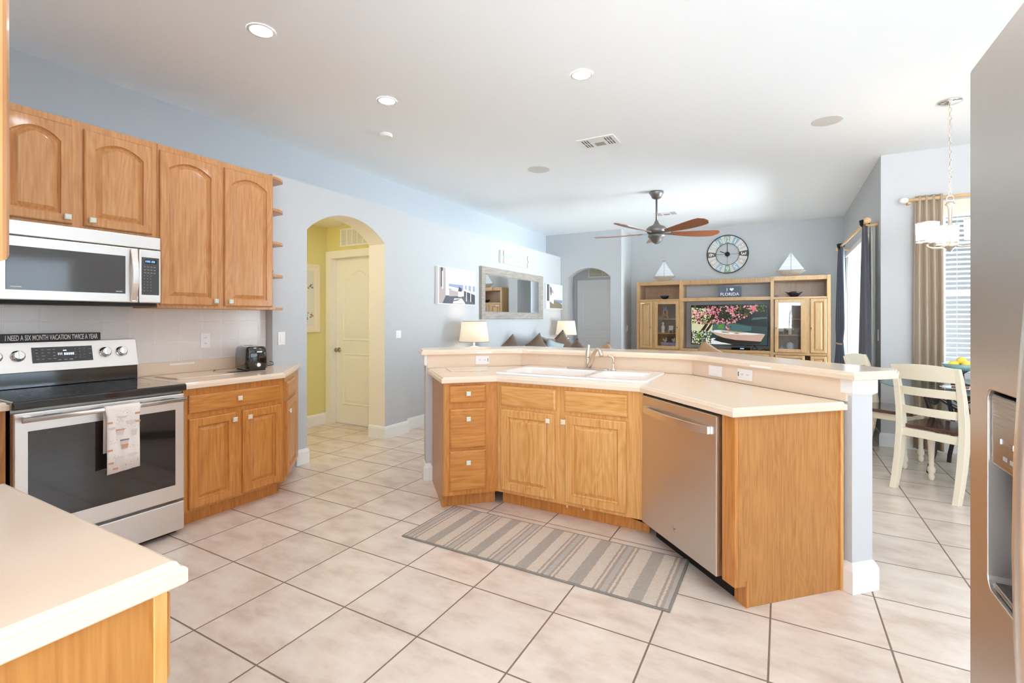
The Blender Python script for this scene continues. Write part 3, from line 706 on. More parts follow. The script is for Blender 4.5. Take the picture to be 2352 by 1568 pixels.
# --- upper cabinets
XUF = -3.61
u1 = thing('wall_cabinet', 'short oak wall cabinet with two arched doors above the microwave', 'cabinet', (XUF, .893, 0), PI/2)
MB().box(0, .768, 0, .325, 1.868, 2.495).build('carcass', OAKU, u1, bevel=.002)
panel_door(u1, -.02+.03, .327, 1.884, 2.455, OAKU, arch=.055, knob=(.30, 1.92)); panel_door(u1, .381, .735, 1.884, 2.455, OAKU, arch=.055, knob=(.415, 1.92))
u2 = thing('wall_cabinet', 'tall oak wall cabinet with two arched doors right of the microwave', 'cabinet', (XUF, 1.6625, 0), PI/2)
MB().box(0, .835, 0, .325, 1.408, 2.495).build('carcass', OAKU, u2, bevel=.002)
panel_door(u2, .01, .39, 1.43, 2.455, OAKU, arch=.055, knob=(.367, 1.463)); panel_door(u2, .437, .822, 1.43, 2.455, OAKU, arch=.055, knob=(.475, 1.463))
# quarter-round end shelves
sh = thing('end_shelf_unit', 'open oak end shelves with rounded corners on the side of the tall wall cabinet', 'shelf', (XUF, 2.4985, 0), PI/2)
for z in (1.408, 1.678, 1.947, 2.216, 2.475):
    pts = [(0, .008), (0, .30), (.155, .30)]+[(.155-.0*k, .30) for k in ()]
    pts = [(0, .0)]+[(.10*math.sin(a)+.055*(k/8), .10-.10*math.cos(a)) for k, a in enumerate([PI/2*j/8 for j in range(9)])]+[(.158, .24), (.155, .30), (0, .30)]
    MB().prism(pts, z, z+.019).build('shelf', OAKU, sh, bevel=.002)
MB().box(0.0, .155, .302, .325, 1.408, 2.494).build('back_panel', OAKU, sh)
o = MB().sphere((0, 0, .03), .03, sc=(.8, .8, 1)).build('red_jar', mat('red_glaze', (150, 60, 70), .3), loc=(-3.70, 2.535, 1.6975)); tag(o, 'small dark red trinket on an open end shelf', 'trinket')

# near upper cabinet and near counter
un = thing('wall_cabinet', 'oak wall cabinet at the left frame edge, closest to the camera', 'cabinet', (-.815, .200, 0), PI)
MB().box(0, .80, 0, .385, 1.392, 2.46).build('carcass', OAKU, un, bevel=.002)
panel_door(un, .004, .38, 1.405, 2.44, OAKU, arch=.05, knob=(.36, 1.44)); panel_door(un, .41, .79, 1.405, 2.44, OAKU, arch=.05, knob=(.43, 1.44))
cn = thing('base_cabinet', 'oak base cabinet under the nearest beige counter, end panel facing the camera', 'cabinet', (-.897, .405, 0), PI)
MB().box(0, .745, 0, .59, .1, .888).build('carcass', VENEER, cn)
MB().box(-.006, 0.0, .001, .59, .0005, .888).build('end_panel', VENEER, cn)
MB().box(-.010, .03, -.019, .0005, .1, .888).build('stile', OAK, cn, bevel=.001)
MB().box(.001, .74, .075, .58, .0005, .0995).build('toe_kick', OAKD, cn)
drawer_front(cn, .010, .37, .728, .872, OAK).location.y = -.019
for a, c_ in ((.115, .40), (.42, .70)): drawer_front(cn, .010, .37, a, c_, OAK).location.y = -.019
panel_door(cn, .40, .73, .115, .872, OAK, knob=(.43, .66)).location.y = -.019
o = slab([(-.876, .450), (-1.69, .450), (-1.69, -.195), (-.876, -.195)], .889, .93).build('countertop', COUNTER); tag(o, 'nearest beige countertop corner at the lower left of the view', 'countertop')

# --- toaster and cord
ts = thing('toaster', 'black two-slice toaster with chrome lever and dial on the counter by the archway', 'toaster', (-3.60, 2.27, .9305), 1.36)
def rrect(x0, x1, y0, y1, r, n=5):
    out = []
    for cx_, cy_, a0 in ((x1-r, y1-r, 0), (x0+r, y1-r, PI/2), (x0+r, y0+r, PI), (x1-r, y0+r, 1.5*PI)):
        out += [(cx_+r*math.cos(a0+PI/2*k/n), cy_+r*math.sin(a0+PI/2*k/n)) for k in range(n+1)]
    return out
b = MB(); base_ = rrect(-.002, .164, 0, .26, .035)
b.loops([[(x, y, z) for x, y in inset(base_, d)] for d, z in ((.004, .012), (0, .02), (.002, .12), (.006, .165), (.015, .182), (.03, .188))], smooth=True); tb = b.build('body', BLACK, ts)
MB().prism(inset(base_, .012), 0, .0118).build('base', BLACKM, ts)
MB().prism(rrect(.03, .132, .03, .23, .02), .1882, .191).build('top_plate', CHROME, ts)
for x in (.055, .095): MB().box(x, x+.014, .05, .21, .1912, .1918).build('bread_slot', BLACKM, ts)
MB().box(.065, .105, -.030, -.0005, .142, .154).build('lever', CHROME, ts, bevel=.003)
MB().box(.082, .088, -.0022, -.0004, .075, .138).build('lever_slot', BLACKM, ts)
b = MB(); b.loops([[(.085+r*math.cos(a), y, .045+r*math.sin(a)) for a in [2*PI*k/20 for k in range(20)]][::-1] for r, y in ((.018, -.001), (.018, -.008), (.016, -.014), (.011, -.015), (.011, -.012))]); b.build('dial', CHROME, ts)
b = MB(); b.tube([(-3.86, 2.18, .9355), (-3.78, 2.12, .9355), (-3.70, 2.08, .9355), (-3.64, 2.10, .9355), (-3.60, 2.18, .9355), (-3.585, 2.25, .9355)], .0035, 8)
b.tube([(-3.585, 2.25, .9375), (-3.578, 2.275, .9375)], .007, 8)
o = b.build('power_cord', CORDM); tag(o, 'black toaster cord and plug lying loose on the counter', 'cord')
b = MB(); b.tube([(-3.85, 2.50, .9355), (-3.80, 2.56, .9355), (-3.75, 2.60, .95), (-3.70, 2.56, .975), (-3.70, 2.53, .985)], .0028, 8)
o = b.build('power_cord', CORDM); tag(o, 'thin dark cord loop right of the toaster', 'cord')
cb = MB().prism(rrect(-3.83, -3.50, 1.74, 2.12, .02), .9305, .938).build('cutting_board', COUNTER, bevel=.002); tag(cb, 'flat beige cutting board on the counter right of the range', 'cutting board')
# outlet and switches
def plate(name, label, cat, loc, rz, w, h, kind='outlet', horiz=False, dark=None):
    t = thing(name, label, cat, loc, rz)
    MB().box(-w/2, w/2, -.006, -.0006, -h/2, h/2).build('plate', PLASTW, t, bevel=.002)
    if kind == 'outlet':
        for s_ in (-1, 1):
            cx_, cz = ((s_*w*.19, 0) if horiz else (0, s_*h*.19))
            b = MB().prism(rrect(-.014, .014, -.013, .013, .006), 0, .0015); 
            for i, p in enumerate(b.v): b.v[i] = (p[0]+cx_, -.006-p[2], p[1]+cz)
            f = b.build('receptacle', PLASTW, t)
            b = MB()
            for dx in (-.005, .005): b.box(cx_+dx-.001, cx_+dx+.001, -.0080, -.0076, cz-.004, cz+.005)
            b.build('slots', SLOT, f)
    elif kind == 'switch':
        MB().box(-w*.2, w*.2, -.009, -.0061, -h*.29, h*.29).build('rocker', PLASTW, t, bevel=.001)
    if dark: MB().box(*dark).build('button', SLOT, t)
    return t
plate('wall_outlet', 'white duplex outlet on the tiled backsplash above the cutting board', 'outlet', (-3.9348, 2.145, 1.165), PI/2, .072, .118)
plate('light_switch', 'white rocker switch on the wall between toaster and archway', 'light switch', (XA, 2.745, 1.162), PI/2, .068, .115, 'switch')
plate('light_switch', 'white rocker switch on the blue grey wall right of the archway', 'light switch', (XA, 4.235, 1.158), PI/2, .085, .085, 'switch')
def strip(label, loc, rz, w=.13):  # thin white bar, slightly proud of the face it sits on
    o = MB().box(-w/2, w/2, -.0012, -.0002, -.006, .006).build('white_strip', WSTRIP, loc=loc, rz=rz); return tag(o, label, 'label strip')
strip('thin white strip on the backsplash lip right of the range', (-3.9148, 1.97, 1.0), PI/2, .17)

# ================================================================== PENINSULA
F0, F1, F2_, F3 = Vector((-2.0505, 2.7205)), Vector((-1.781, 2.99)), Vector((-.74, 2.99)), Vector((-.1875, 2.4375))
WL = (F1-F0).length; WS = F2_.x-F1.x; WR = (F3-F2_).length
p1 = thing('drawer_cabinet', 'oak drawer cabinet with three drawers at the left end of the sink peninsula', 'cabinet', (*F0, 0), PI/4)
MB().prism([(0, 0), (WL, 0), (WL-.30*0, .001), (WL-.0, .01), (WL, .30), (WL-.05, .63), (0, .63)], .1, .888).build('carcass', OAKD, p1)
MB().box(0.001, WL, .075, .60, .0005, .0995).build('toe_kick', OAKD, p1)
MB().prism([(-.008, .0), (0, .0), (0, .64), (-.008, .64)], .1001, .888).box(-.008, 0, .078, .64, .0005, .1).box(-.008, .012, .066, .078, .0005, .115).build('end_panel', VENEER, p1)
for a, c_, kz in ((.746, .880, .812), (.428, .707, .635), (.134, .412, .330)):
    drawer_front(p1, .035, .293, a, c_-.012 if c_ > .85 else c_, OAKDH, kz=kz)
p2 = thing('sink_cabinet', 'wide oak sink cabinet with two false drawers and two panel doors', 'cabinet', (*F1, 0), 0)
MB().box(.001, WS-.001, .0, .60, .1, .888).build('carcass', OAK, p2)
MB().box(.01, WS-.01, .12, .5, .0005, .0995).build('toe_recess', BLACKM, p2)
b = MB()
pts = [(0.0, .0005), (WS+.02, .0005), (WS+.02, .045), (WS-.06, .060), (WS-.2, .086), (WS-.36, .0995), (0.0, .0995)]
ids = [[b.V((x, y, z)) for x, z in pts] for y in (.075, .085)]
b.F(ids[0]); b.F(ids[1][::-1])
for k in range(len(pts)): k2 = (k+1) % len(pts); b.F((ids[0][k2], ids[0][k], ids[1][k], ids[1][k2]))
tk = b.build('toe_kick', OAKD, p2); tk['label'] = 'loose toe kick board sagging at its right end'
b = MB().box(.50, .512, .0735, .0749, .052, .078).box(.62, .632, .0735, .0749, .055, .078).build('chipped_finish', mat('bare_chipped_wood', (236, 214, 190), .8), tk)
drawer_front(p2, .032, .458, .722, .862, OAKH, knob=False, name='false_drawer'); drawer_front(p2, .521, .945, .722, .862, OAKH, knob=False, name='false_drawer')
panel_door(p2, .032, .452, .122, .696, OAK, knob=(.410, .651), km=KNOBC); panel_door(p2, .525, .939, .122, .696, OAK, knob=(.521, .655), km=KNOBC)
# dishwasher
dw = thing('dishwasher', 'stainless steel dishwasher with curved bar handle in the peninsula', 'dishwasher', (*F2_, 0), -PI/4)
MB().box(.016, .690, .02, .58, .1, .880).build('tub', BLACKM, dw)
MB().box(.02, .685, .075, .5, .0005, .0995).build('toe_panel', BLACKM, dw)
dd = MB().box(.018, .682, -.022, .0195, .105, .872).build('door', STEEL, dw, bevel=.004)
b = MB(); ls = []
for k in range(15):
    t = k/14; x = .055+t*.585; y = -.030-.032*math.sin(PI*t)**.7
    ls.append([(x, y-.007, .775), (x, y-.007, .812), (x, y+.005, .812), (x, y+.005, .775)])
b.loops(ls); b.box(.055, .075, -.04, -.0222, .776, .811); b.box(.62, .64, -.04, -.0222, .776, .811); b.build('handle', HANDLE, dd, bevel=.002)
b = MB()
b.flat([(.327, -.0232, .205), (.345, -.0232, .187), (.350, -.0232, .190), (.333, -.0232, .209)]); b.flat([(.343, -.0234, .189), (.362, -.0234, .199), (.360, -.0234, .203), (.341, -.0234, .195)]); b.flat([(.345, -.0232, .19), (.352, -.0232, .178), (.355, -.0232, .180)])
b.build('badge', CHROME, dd)
# end stile and side panel
ep = thing('veneer_partition', 'broad oak veneer end panel of the peninsula beside the white post', 'panel', (*F3, 0), -PI/4)
MB().box(-.085, -.0005, 0, .02, .1, .888).build('stile', OAKD, ep, bevel=.001)
MB().box(-.018, 0, .0205, .634, .1, .888).box(-.018, 0, .075, .634, .0005, .0999).build('side_panel', VENEER, ep)
MB().box(-.012, .008, .616, .634, .0005, .887).build('edge_strip', OAK, ep)
b = MB().box(-.078, .006, .062, .0745, .0005, .125).build('corner_block', OAKD, ep, bevel=.004)
# countertop with sink cut-out
SX0, SX1, SY0, SY1 = -1.87, -.74, 3.055, 3.66
hole = rrect(SX0+.03, SX1-.03, SY0+.03, SY1-.12, .05)
def pt(d, s): return ((s-d)/2, (s+d)/2)      # y-x = d, x+y = s
LC = 4.7215; RC = 2.20
ctp = [pt(LC, .635), (2.955-LC, 2.955), (RC-2.955, 2.955), pt(2.585, RC), pt(2.585, 3.147), (3.147-3.718, 3.718), (3.718-5.70, 3.718), pt(5.70, .56), pt(5.0, .56)]
ctp = [pt(LC, .635), (2.955-LC, 2.955), (RC-2.955, 2.955), pt(2.585, RC), pt(2.585, 3.147), (3.147-3.718, 3.718), (3.718-5.70, 3.718), pt(5.70, .60)]
pc = slab(ctp, .889, .93, hole=hole).build('countertop', COUNTER); tag(pc, 'beige peninsula countertop around the white sink', 'countertop')
# sink
sk = thing('kitchen_sink', 'white double-bowl drop-in sink in the peninsula countertop', 'sink', (0, 0, 0))
rim = rrect(SX0, SX1, SY0, SY1, .06, 6)
bl = rrect(SX0+.055, -1.20, SY0+.05, SY1-.14, .07, 6); br = rrect(-1.155, SX1-.055, SY0+.05, SY1-.14, .07, 6)
b = MB()
b.loops([[(x, y, z) for x, y in inset(rim, d)] for d, z in ((0, .9305), (0, .936), (.004, .942), (.012, .944))], cap0=False, cap1=False, smooth=True)
rings = [inset(rim, .012), bl, br]; fp = [p for r in rings for p in r]; ids = [b.V((p[0], p[1], .944)) for p in fp]
for tr in tessellate_polygon([[Vector((p[0], p[1], 0)) for p in r] for r in rings]):
    a_, b_, c_ = (Vector((*fp[k], 0)) for k in tr); up = (b_-a_).cross(c_-a_).z > 0
    b.F([ids[k] for k in (tr if up else tr[::-1])])
for bowl in (bl, br):
    b.loops([[(x, y, z) for x, y in inset(bowl, d)] for d, z in ((0, .944), (.006, .938), (.010, .90), (.018, .80), (.04, .775), (.07, .77))][::1], cap0=False, cap1=True, smooth=True)
b.build('basin', PORC, sk)
for x in (-1.53, -.97): MB().lathe([(.001, .7712), (.035, .7712), (.042, .774)], 20, c=(x, 3.31, 0)).build('drain', CHROME, sk)
# faucet
fa = thing('faucet', 'brushed nickel single-lever kitchen faucet with curved spout behind the sink', 'faucet', (-1.305, 3.60, .9445))
MB().prism([(x, y) for x, y in rrect(-.19, .15, -.028, .028, .027)], 0, .007).build('deck_plate', NICKEL, fa, bevel=.002)
MB().lathe([(.026, .007), (.024, .02), (.021, .05), (.020, .075), (.022, .08), (.021, .084)], 20, c=(-.018, 0, 0)).build('base', NICKEL, fa)
b = MB(); b.tube([(-.018, 0, .084), (-.018, -.002, .10), (-.018, -.003, .13), (-.014, -.002, .16), (-.012, 0, .178), (-.010, 0, .19)], [.021, .020, .017, .010, .010, .008], 14); b.build('lever', NICKEL, fa)
sp = []
for k in range(15):
    t = k/14; sp.append((-.005+.135*t**.9, -.02-.09*t, .03+.155*math.sin(PI*min(1, t*.78))**.9 if t < 1 else .13))
b = MB(); b.tube([(-.010, -.006, .015), (.012, -.016, .06), (.034, -.030, .11), (.058, -.048, .145), (.085, -.070, .160), (.108, -.088, .152), (.122, -.10, .128), (.127, -.105, .110)], [.020, .017, .014, .013, .013, .014, .016, .016], 14); b.build('spout', NICKEL, fa)
sd_ = thing('soap_dispenser', 'small curved nickel soap dispenser right of the faucet', 'soap dispenser', (-1.12, 3.60, .9445))
b = MB(); b.lathe([(.022, .0), (.018, .006), (.010, .016), (.009, .05)], 16); b.tube([(0, 0, .045), (0, 0, .085), (-.006, -.004, .100), (-.022, -.012, .110), (-.04, -.02, .108)], [.009, .009, .009, .008, .007], 12); b.build('pump', NICKEL, sd_)
# pony wall, posts, trims
PD, PY, PS = 5.7213, 3.735, 3.1713
e0, e1 = .585, 2.572
pony = [pt(PD, e0), (PY-PD, PY), (PS-PY, PY), pt(e1, PS), pt(e1, PS+.184), (PS+.184-3.865, 3.865), (3.865-PD-.184, 3.865), pt(PD+.184, e0)]
struct(MB().prism(pony, .0005, 1.0395).build('wall_peninsula', PONYP))
def capital(name, d0, d1, s0, s1, z0, z1, flare=.022, taper=.02, off_top=True):
    b = MB(); P = [pt(d0, s0), pt(d0, s1), pt(d1, s1), pt(d1, s0)]
    pr = ((.0, z0), (-.010, z0+taper), (-flare, z0+taper*1.8), (-flare, z1)) if off_top else ((-flare, z0), (-flare, z1-taper*1.8), (-.006, z1-.004), (0, z1))
    b.loops([[(x, y, z) for x, y in inset(P, d)] for d, z in pr]); return struct(b.build(name, WHITEP))
capital('trim_4', e1+.045, e1, PS, PS+.184, .958, 1.039, flare=.016, taper=.008)
capital('trim_5', e1+.05, e1, PS, PS+.184, .001, .145, flare=.02, off_top=False)
capital('trim_6', PD, PD+.184, e0, e0+.05, .945, 1.039, flare=.012, taper=.008)
capital('trim_7', PD, PD+.184, e0, e0+.05, .001, .145, flare=.02, off_top=False)
# beige backsplash below the bar
b = MB(); inn = [pt(5.70, .60), (3.72-5.70, 3.72), (3.15-3.72, 3.72), pt(2.60, 3.15)]; ouu = [pt(PD-.001, .60), (PY-.0005-PD+.001, PY-.0005), (PS-.001-PY+.0005, PY-.0005), pt(2.60, PS-.001)]
b.prism(inn+ouu[::-1], .9304, 1.0392); o = b.build('bar_backsplash', COUNTER); tag(o, 'beige low backsplash between sink counter and raised bar', 'backsplash')
# bar top
NB, FB = (5.64, 3.675, 3.108), (6.17, 4.055, 3.65)
bar = [pt(NB[0], .53), (NB[1]-NB[0], NB[1]), (NB[2]-NB[1], NB[1]), pt(2.505, NB[2]), pt(2.50, 3.50), pt(2.60, 3.65), (FB[2]-FB[1], FB[1]), (FB[1]-FB[0], FB[1]), pt(FB[0], .62), pt(FB[0]-.12, .53)]
# soften the two obtuse front corners
def soften(poly, idx, r=.12, n=5):
    out = []
    for k, p in enumerate(poly):
        if k in idx:
            p = Vector(p); a = Vector(poly[k-1]); c = Vector(poly[(k+1) % len(poly)]); p0 = p+(a-p).normalized()*r; p2 = p+(c-p).normalized()*r
            for j in range(n+1):
                t = j/n; q = p0*(1-t)**2+p*2*t*(1-t)+p2*t*t; out.append((q.x, q.y))
        else: out.append(p)
    return out
bo = slab(soften(bar, (1, 2)), 1.04, 1.08).build('bar_counter', COUNTER); tag(bo, 'raised beige bar top running along the peninsula', 'bar top')
# outlets on the backsplash
plate('wall_outlet', 'horizontal white outlet with dark slot at the left end of the bar backsplash', 'outlet', (*pt(5.70, (-2.223+3.477)), .987), PI/4, .118, .075, horiz=True, dark=(.045, .049, -.0085, -.006, -.014, .014))
plate('light_switch', 'white blank-looking double switch on the right bar backsplash', 'light switch', (*pt(3.93, 3.15), .982), -PI/4, .132, .072, 'switch')
plate('wall_outlet', 'horizontal white outlet on the right bar backsplash, right of the switch plate', 'outlet', (*pt(3.545, 3.15), .987), -PI/4, .125, .072, horiz=True, dark=(-.056, -.052, -.0085, -.006, -.014, .014))
strip('thin white strip under the bar edge above the left outlet', (*pt(NB[0], 1.27), 1.052), PI/4, .13)
strip('thin white strip under the bar edge right of the outlets', (*pt(3.33, NB[2]), 1.052), -PI/4, .16)
cb2 = MB().prism([pt(5.60, .80), pt(5.20, .80), pt(5.20, 1.22), pt(5.62, 1.30)], .9305, .938).build('cutting_board', COUNTER, bevel=.002); tag(cb2, 'flat beige cutting board on the peninsula left of the sink', 'cutting board')
# rug
ru = thing('kitchen_rug', 'grey and beige striped runner rug on the tiles in front of the sink', 'rug', (-1.24, 2.545, .0008))
MB().box(-.785, .785, -.262, .262, 0, .009).build('pile', RUGM, ru, bevel=.003)
b = MB()
for q in ((-.797, .797, -.274, -.2625), (-.797, .797, .2625, .274), (-.797, -.7855, -.2625, .2625), (.7855, .797, -.2625, .2625)): b.box(*q, 0, .007)
b.build('border', mat('grey_rug_binding', (140, 134, 126), .9), ru, bevel=.002)

# ================================================================== REFRIGERATOR
fr = thing('refrigerator', 'stainless side-by-side refrigerator with water dispenser at the right frame edge', 'refrigerator', (.28, 1.10, 0), -PI/2)
MB().box(.004, .906, .055, .72, .02, 1.745).build('body', STEELD, fr, bevel=.004)
# freezer door as a frame around the dispenser recess
DZ0, DZ1, DX0_, DX1_ = .918, 1.226, .078, .345
rc = rrect(DX0_, DX1_, DZ0, DZ1, .018, 4)
b = MB(); b.M = Matrix(((1, 0, 0, 0), (0, 0, 1, 0), (0, 1, 0, 0), (0, 0, 0, 1)))
b.prism(rrect(0, .462, .06, 1.755, .006, 2), 0, .054, holes=[rc]); fd = b.build('freezer_door', STEELV, fr, bevel=.005)
b = MB(); b.box(.468, .91, 0, .054, .06, 1.755); b.build('fridge_door', STEELV, fr, bevel=.008)
dsp = MB(); dsp.box(DX0_+.001, DX1_-.001, .050, .0538, DZ0+.001, DZ1-.001).build('dispenser_recess', mat('dark_dispenser_plastic', (96, 96, 100), .25, .3), fd)
MB().box(DX0_+.002, DX1_-.002, .004, .0498, 1.112, DZ1-.006).build('dispenser_panel', STEELD, fd, bevel=.003)
b = MB().box(.12, .123, .0030, .0038, 1.150, 1.157).box(.165, .168, .0030, .0038, 1.150, 1.157).build('indicator_lights', LEDW, fd)
b = MB()
for x in (.13, .155, .19, .22): b.box(x, x+.014, .0030, .0038, 1.128, 1.134)
b.build('button_marks', BTNM, fd)
MB().box(DX0_+.003, DX1_-.003, .006, .0498, DZ0+.0015, DZ0+.010).build('drip_tray', STEELD, fd, bevel=.002)
b = MB().tube([(.20, .030, 1.11), (.20, .032, 1.04), (.20, .026, 1.0)], [.022, .020, .012], 12).build('spigot', BLACK, fd)
for x, zz0, zz1 in ((.445, .62, 1.60), (.512, .62, 1.60)):
    b = MB(); b.tube([(x, -.0, zz0), (x, -.045, zz0+.03)]+[(x, -.045-.025*math.sin(PI*k/10), zz0+.05+(zz1-zz0-.1)*k/10) for k in range(11)]+[(x, -.045, zz1-.03), (x, 0, zz1)], .0125, 12)
    b.build('handle', HANDLE, fd)
MB().box(.02, .89, .03, .6, .0005, .0195).build('base_grille', BLACKM, fr)

# ================================================================== HALL OBJECTS
pf = thing('framed_picture', 'white framed botanical print on the yellow hallway wall', 'picture', (-5.0995, 3.80, 1.2), PI/2)
MB().box(0, .32, -.024, -.0005, 0, .78).build('backing', WHITEP, pf)
b = MB()
for q in ((-.03, .0, 0, .78), (.32, .35, 0, .78), (-.03, .35, -.03, 0), (-.03, .35, .78, .81)): b.box(q[0], q[1], -.034, -.0005, q[2], q[3])
b.box(0, .05, -.030, -.0245, 0, .78).box(.27, .32, -.030, -.0245, 0, .78).box(.05, .27, -.030, -.0245, .73, .78).box(.05, .27, -.030, -.0245, 0, .05)
b.build('frame', CREAMP, pf)
b = MB(); b.flat([(.05, -.0250, .05), (.27, -.0250, .05), (.27, -.0250, .73), (.05, -.0250, .73)], 0); random.seed(5)
for _ in range(26):
    x, z = random.uniform(.07, .25), random.choice((random.uniform(.08, .25), random.uniform(.5, .62))); r = random.uniform(.006, .018)
    b.flat([(x+r*math.cos(a), -.0254, z+r*.7*math.sin(a)) for a in [2*PI*k/7 for k in range(7)]], random.choice((1, 2, 3)))
b.build('print', [mat('print_paper', (222, 222, 208), .8), mat('print_grey', (168, 172, 168), .8), mat('print_rust', (176, 130, 96), .8), mat('print_blue', (130, 150, 168), .8)], pf)
def grille(name, label, loc, rz, w, h, cols, rows, m=WHITEP):
    t = thing(name, label, 'vent', loc, rz)
    MB().box(0, w, -.004, -.0005, 0, h).build('backing', mat('vent_backing', (206, 198, 176), .7), t)
    b = MB(); e = .018
    b.box(0, e, -.012, -.0041, 0, h).box(w-e, w, -.012, -.0041, 0, h).box(e, w-e, -.012, -.0041, 0, e).box(e, w-e, -.012, -.0041, h-e, h)
    for c in range(1, cols): x = e+(w-2*e)*c/cols; b.box(x-.006, x+.006, -.012, -.0041, e, h-e)
    b.build('frame', m, t)
    b = MB()
    for r in range(rows): z = e+(h-2*e)*(r+.5)/rows; b.box(e, w-e, -.010, -.005, z-.003, z+.003)
    b.build('slats', m, t); return t
grille('return_air_grille', 'white return air grille above the hallway door', (-4.84, 4.28, 2.235), 0, .60, .225, 6, 16)
grille('return_air_grille', 'pale grille over the far alcove door', (-3.66, 10.0, 2.225), 0, .62, .34, 2, 3)

# ================================================================== LEFT WALL PICTURES, MIRROR, SIGN
ART = [mat('art_sky', (232, 234, 234), .7), mat('art_post', (246, 242, 236), .7), mat('art_wall', (186, 172, 170), .7), mat('art_dark', (78, 80, 90), .7),
       mat('art_sea', (150, 164, 192), .7), mat('art_floor', (96, 100, 110), .7), mat('art_sun', (244, 230, 216), .7), mat('art_grass', (132, 128, 104), .7)]
def canvas(label, y0, y1, z0, z1):
    t = thing('canvas_picture', label, 'picture', (XB-.0, y0, z0), PI/2)
    MB().box(0, y1-y0, -.045, -.0006, 0, z1-z0).build('canvas', WHITEP, t); return t
p = canvas('canvas print of a sunny porch with chairs, nearer one left of the mirror', 5.02, 5.90, 1.53, 2.02)
W_, H_ = .88, .49
b = MB()
def q(pts, mi, l=0): b.flat([(x*W_, -.0456-.0003*l, z*H_) for x, z in pts], mi)
q([(.02, .02), (.98, .02), (.98, .98), (.02, .98)], 0)
q([(.25, .40), (.98, .40), (.98, .56), (.25, .56)], 4, 1)
q([(.02, .02), (.98, .02), (.98, .24), (.15, .24)], 5, 1); q([(.02, .02), (.10, .02), (.18, .22), (.18, .98), (.02, .98)], 2, 2)
q([(.06, .45), (.11, .48), (.11, .98), (.06, .98)], 3, 3); q([(.09, .4), (.12, .42), (.12, .9), (.09, .88)], 1, 4)
q([(.20, .24), (.26, .24), (.26, .98), (.20, .98)], 1, 2)
for x in (.64, .74, .86): q([(x, .3), (x+.05, .28), (x+.05, .98), (x, .98)], 1, 2)
q([(.66, .24), (.98, .04), (.98, .33), (.66, .43)], 3, 3); q([(.66, .40), (.98, .30), (.98, .36), (.66, .46)], 1, 4)
for x in (.72, .84): q([(x, .1), (x+.02, .1), (x+.02, .38), (x, .40)], 1, 4)
q([(.18, .46), (.55, .36), (.55, .46), (.2, .50)], 1, 3); q([(.27, .22), (.52, .24), (.52, .36), (.27, .40)], 2, 2)
q([(.50, .22), (.60, .22), (.62, .36), (.50, .36)], 6, 5); q([(.50, .37), (.60, .37), (.60, .46), (.52, .50)], 3, 5)
q([(.36, .03), (.70, .03), (.66, .10), (.60, .18), (.40, .17)], 6, 3); q([(.38, .09), (.48, .11), (.56, .16), (.50, .15), (.38, .12)], 5, 4)
b.build('print', ART, p)
p = canvas('canvas print of a white house and dune, far one right of the mirror', 8.32, 9.09, 1.525, 2.01)
b = MB(); W_, H_ = .77, .485
q([(.04, .03), (.98, .03), (.98, .98), (.04, .98)], 0); q([(.4, .25), (.98, .25), (.98, .38), (.4, .38)], 4, 1); q([(.2, .03), (.98, .03), (.98, .2), (.7, .3), (.45, .34), (.2, .3)], 7, 2)
q([(.04, .3), (.2, .3), (.2, .98), (.04, .98)], 2, 2); q([(.04, .32), (.14, .32), (.14, .95), (.04, .98)], 3, 3); q([(.2, .62), (.45, .6), (.42, .7), (.2, .95)], 2, 2); q([(.2, .3), (.44, .2), (.44, .62), (.2, .66)], 1, 3); q([(.24, .55), (.3, .55), (.3, .85), (.24, .88)], 3, 4)
b.build('print', ART, p)
mi = thing('wall_mirror', 'large wall mirror in a weathered grey wooden frame', 'mirror', (XB, 6.07, 1.33), PI/2)
MWd, MHt, FWm = 2.11, .79, .115
MB().box(FWm, MWd-FWm, -.022, -.0006, FWm, MHt-FWm).build('mirror_glass', MIRROR, mi)
b = MB(); o_ = [(0, 0), (MWd, 0), (MWd, MHt), (0, MHt)]
ls = []
for i_, y in ((0, -.0006), (0, -.045), (.01, -.05), (FWm-.015, -.042), (FWm, -.0225)): ls.append([(x, y, z) for x, z in ((i_, i_), (MWd-i_, i_), (MWd-i_, MHt-i_), (i_, MHt-i_))])
b.loops(ls, cap0=False, cap1=False); b.build('frame', GREYW, mi)
sg = thing('coastal_sign', 'white wooden sign with pale blue letters above the mirror', 'sign', (XB, 6.64, 2.225), PI/2)
MB().box(0, .93, -.045, -.0006, 0, .205).build('board', WHITEP, sg, bevel=.006)
text('lettering', 'HOME COASTAL', .74, .10, mat('pale_blue_letters', (166, 194, 218), .7), sg, (.485, -.0456, .11), bold=.0)
for x in (.06, .90):
    b = MB(); b.tube([(x, -.0506, .0), (x-.008, -.053, .07), (x+.006, -.056, .10), (x-.008, -.053, .13), (x, -.0506, .205)], .004, 8); b.build('cord', mat('brown_cord', (120, 96, 80), .8), sg)

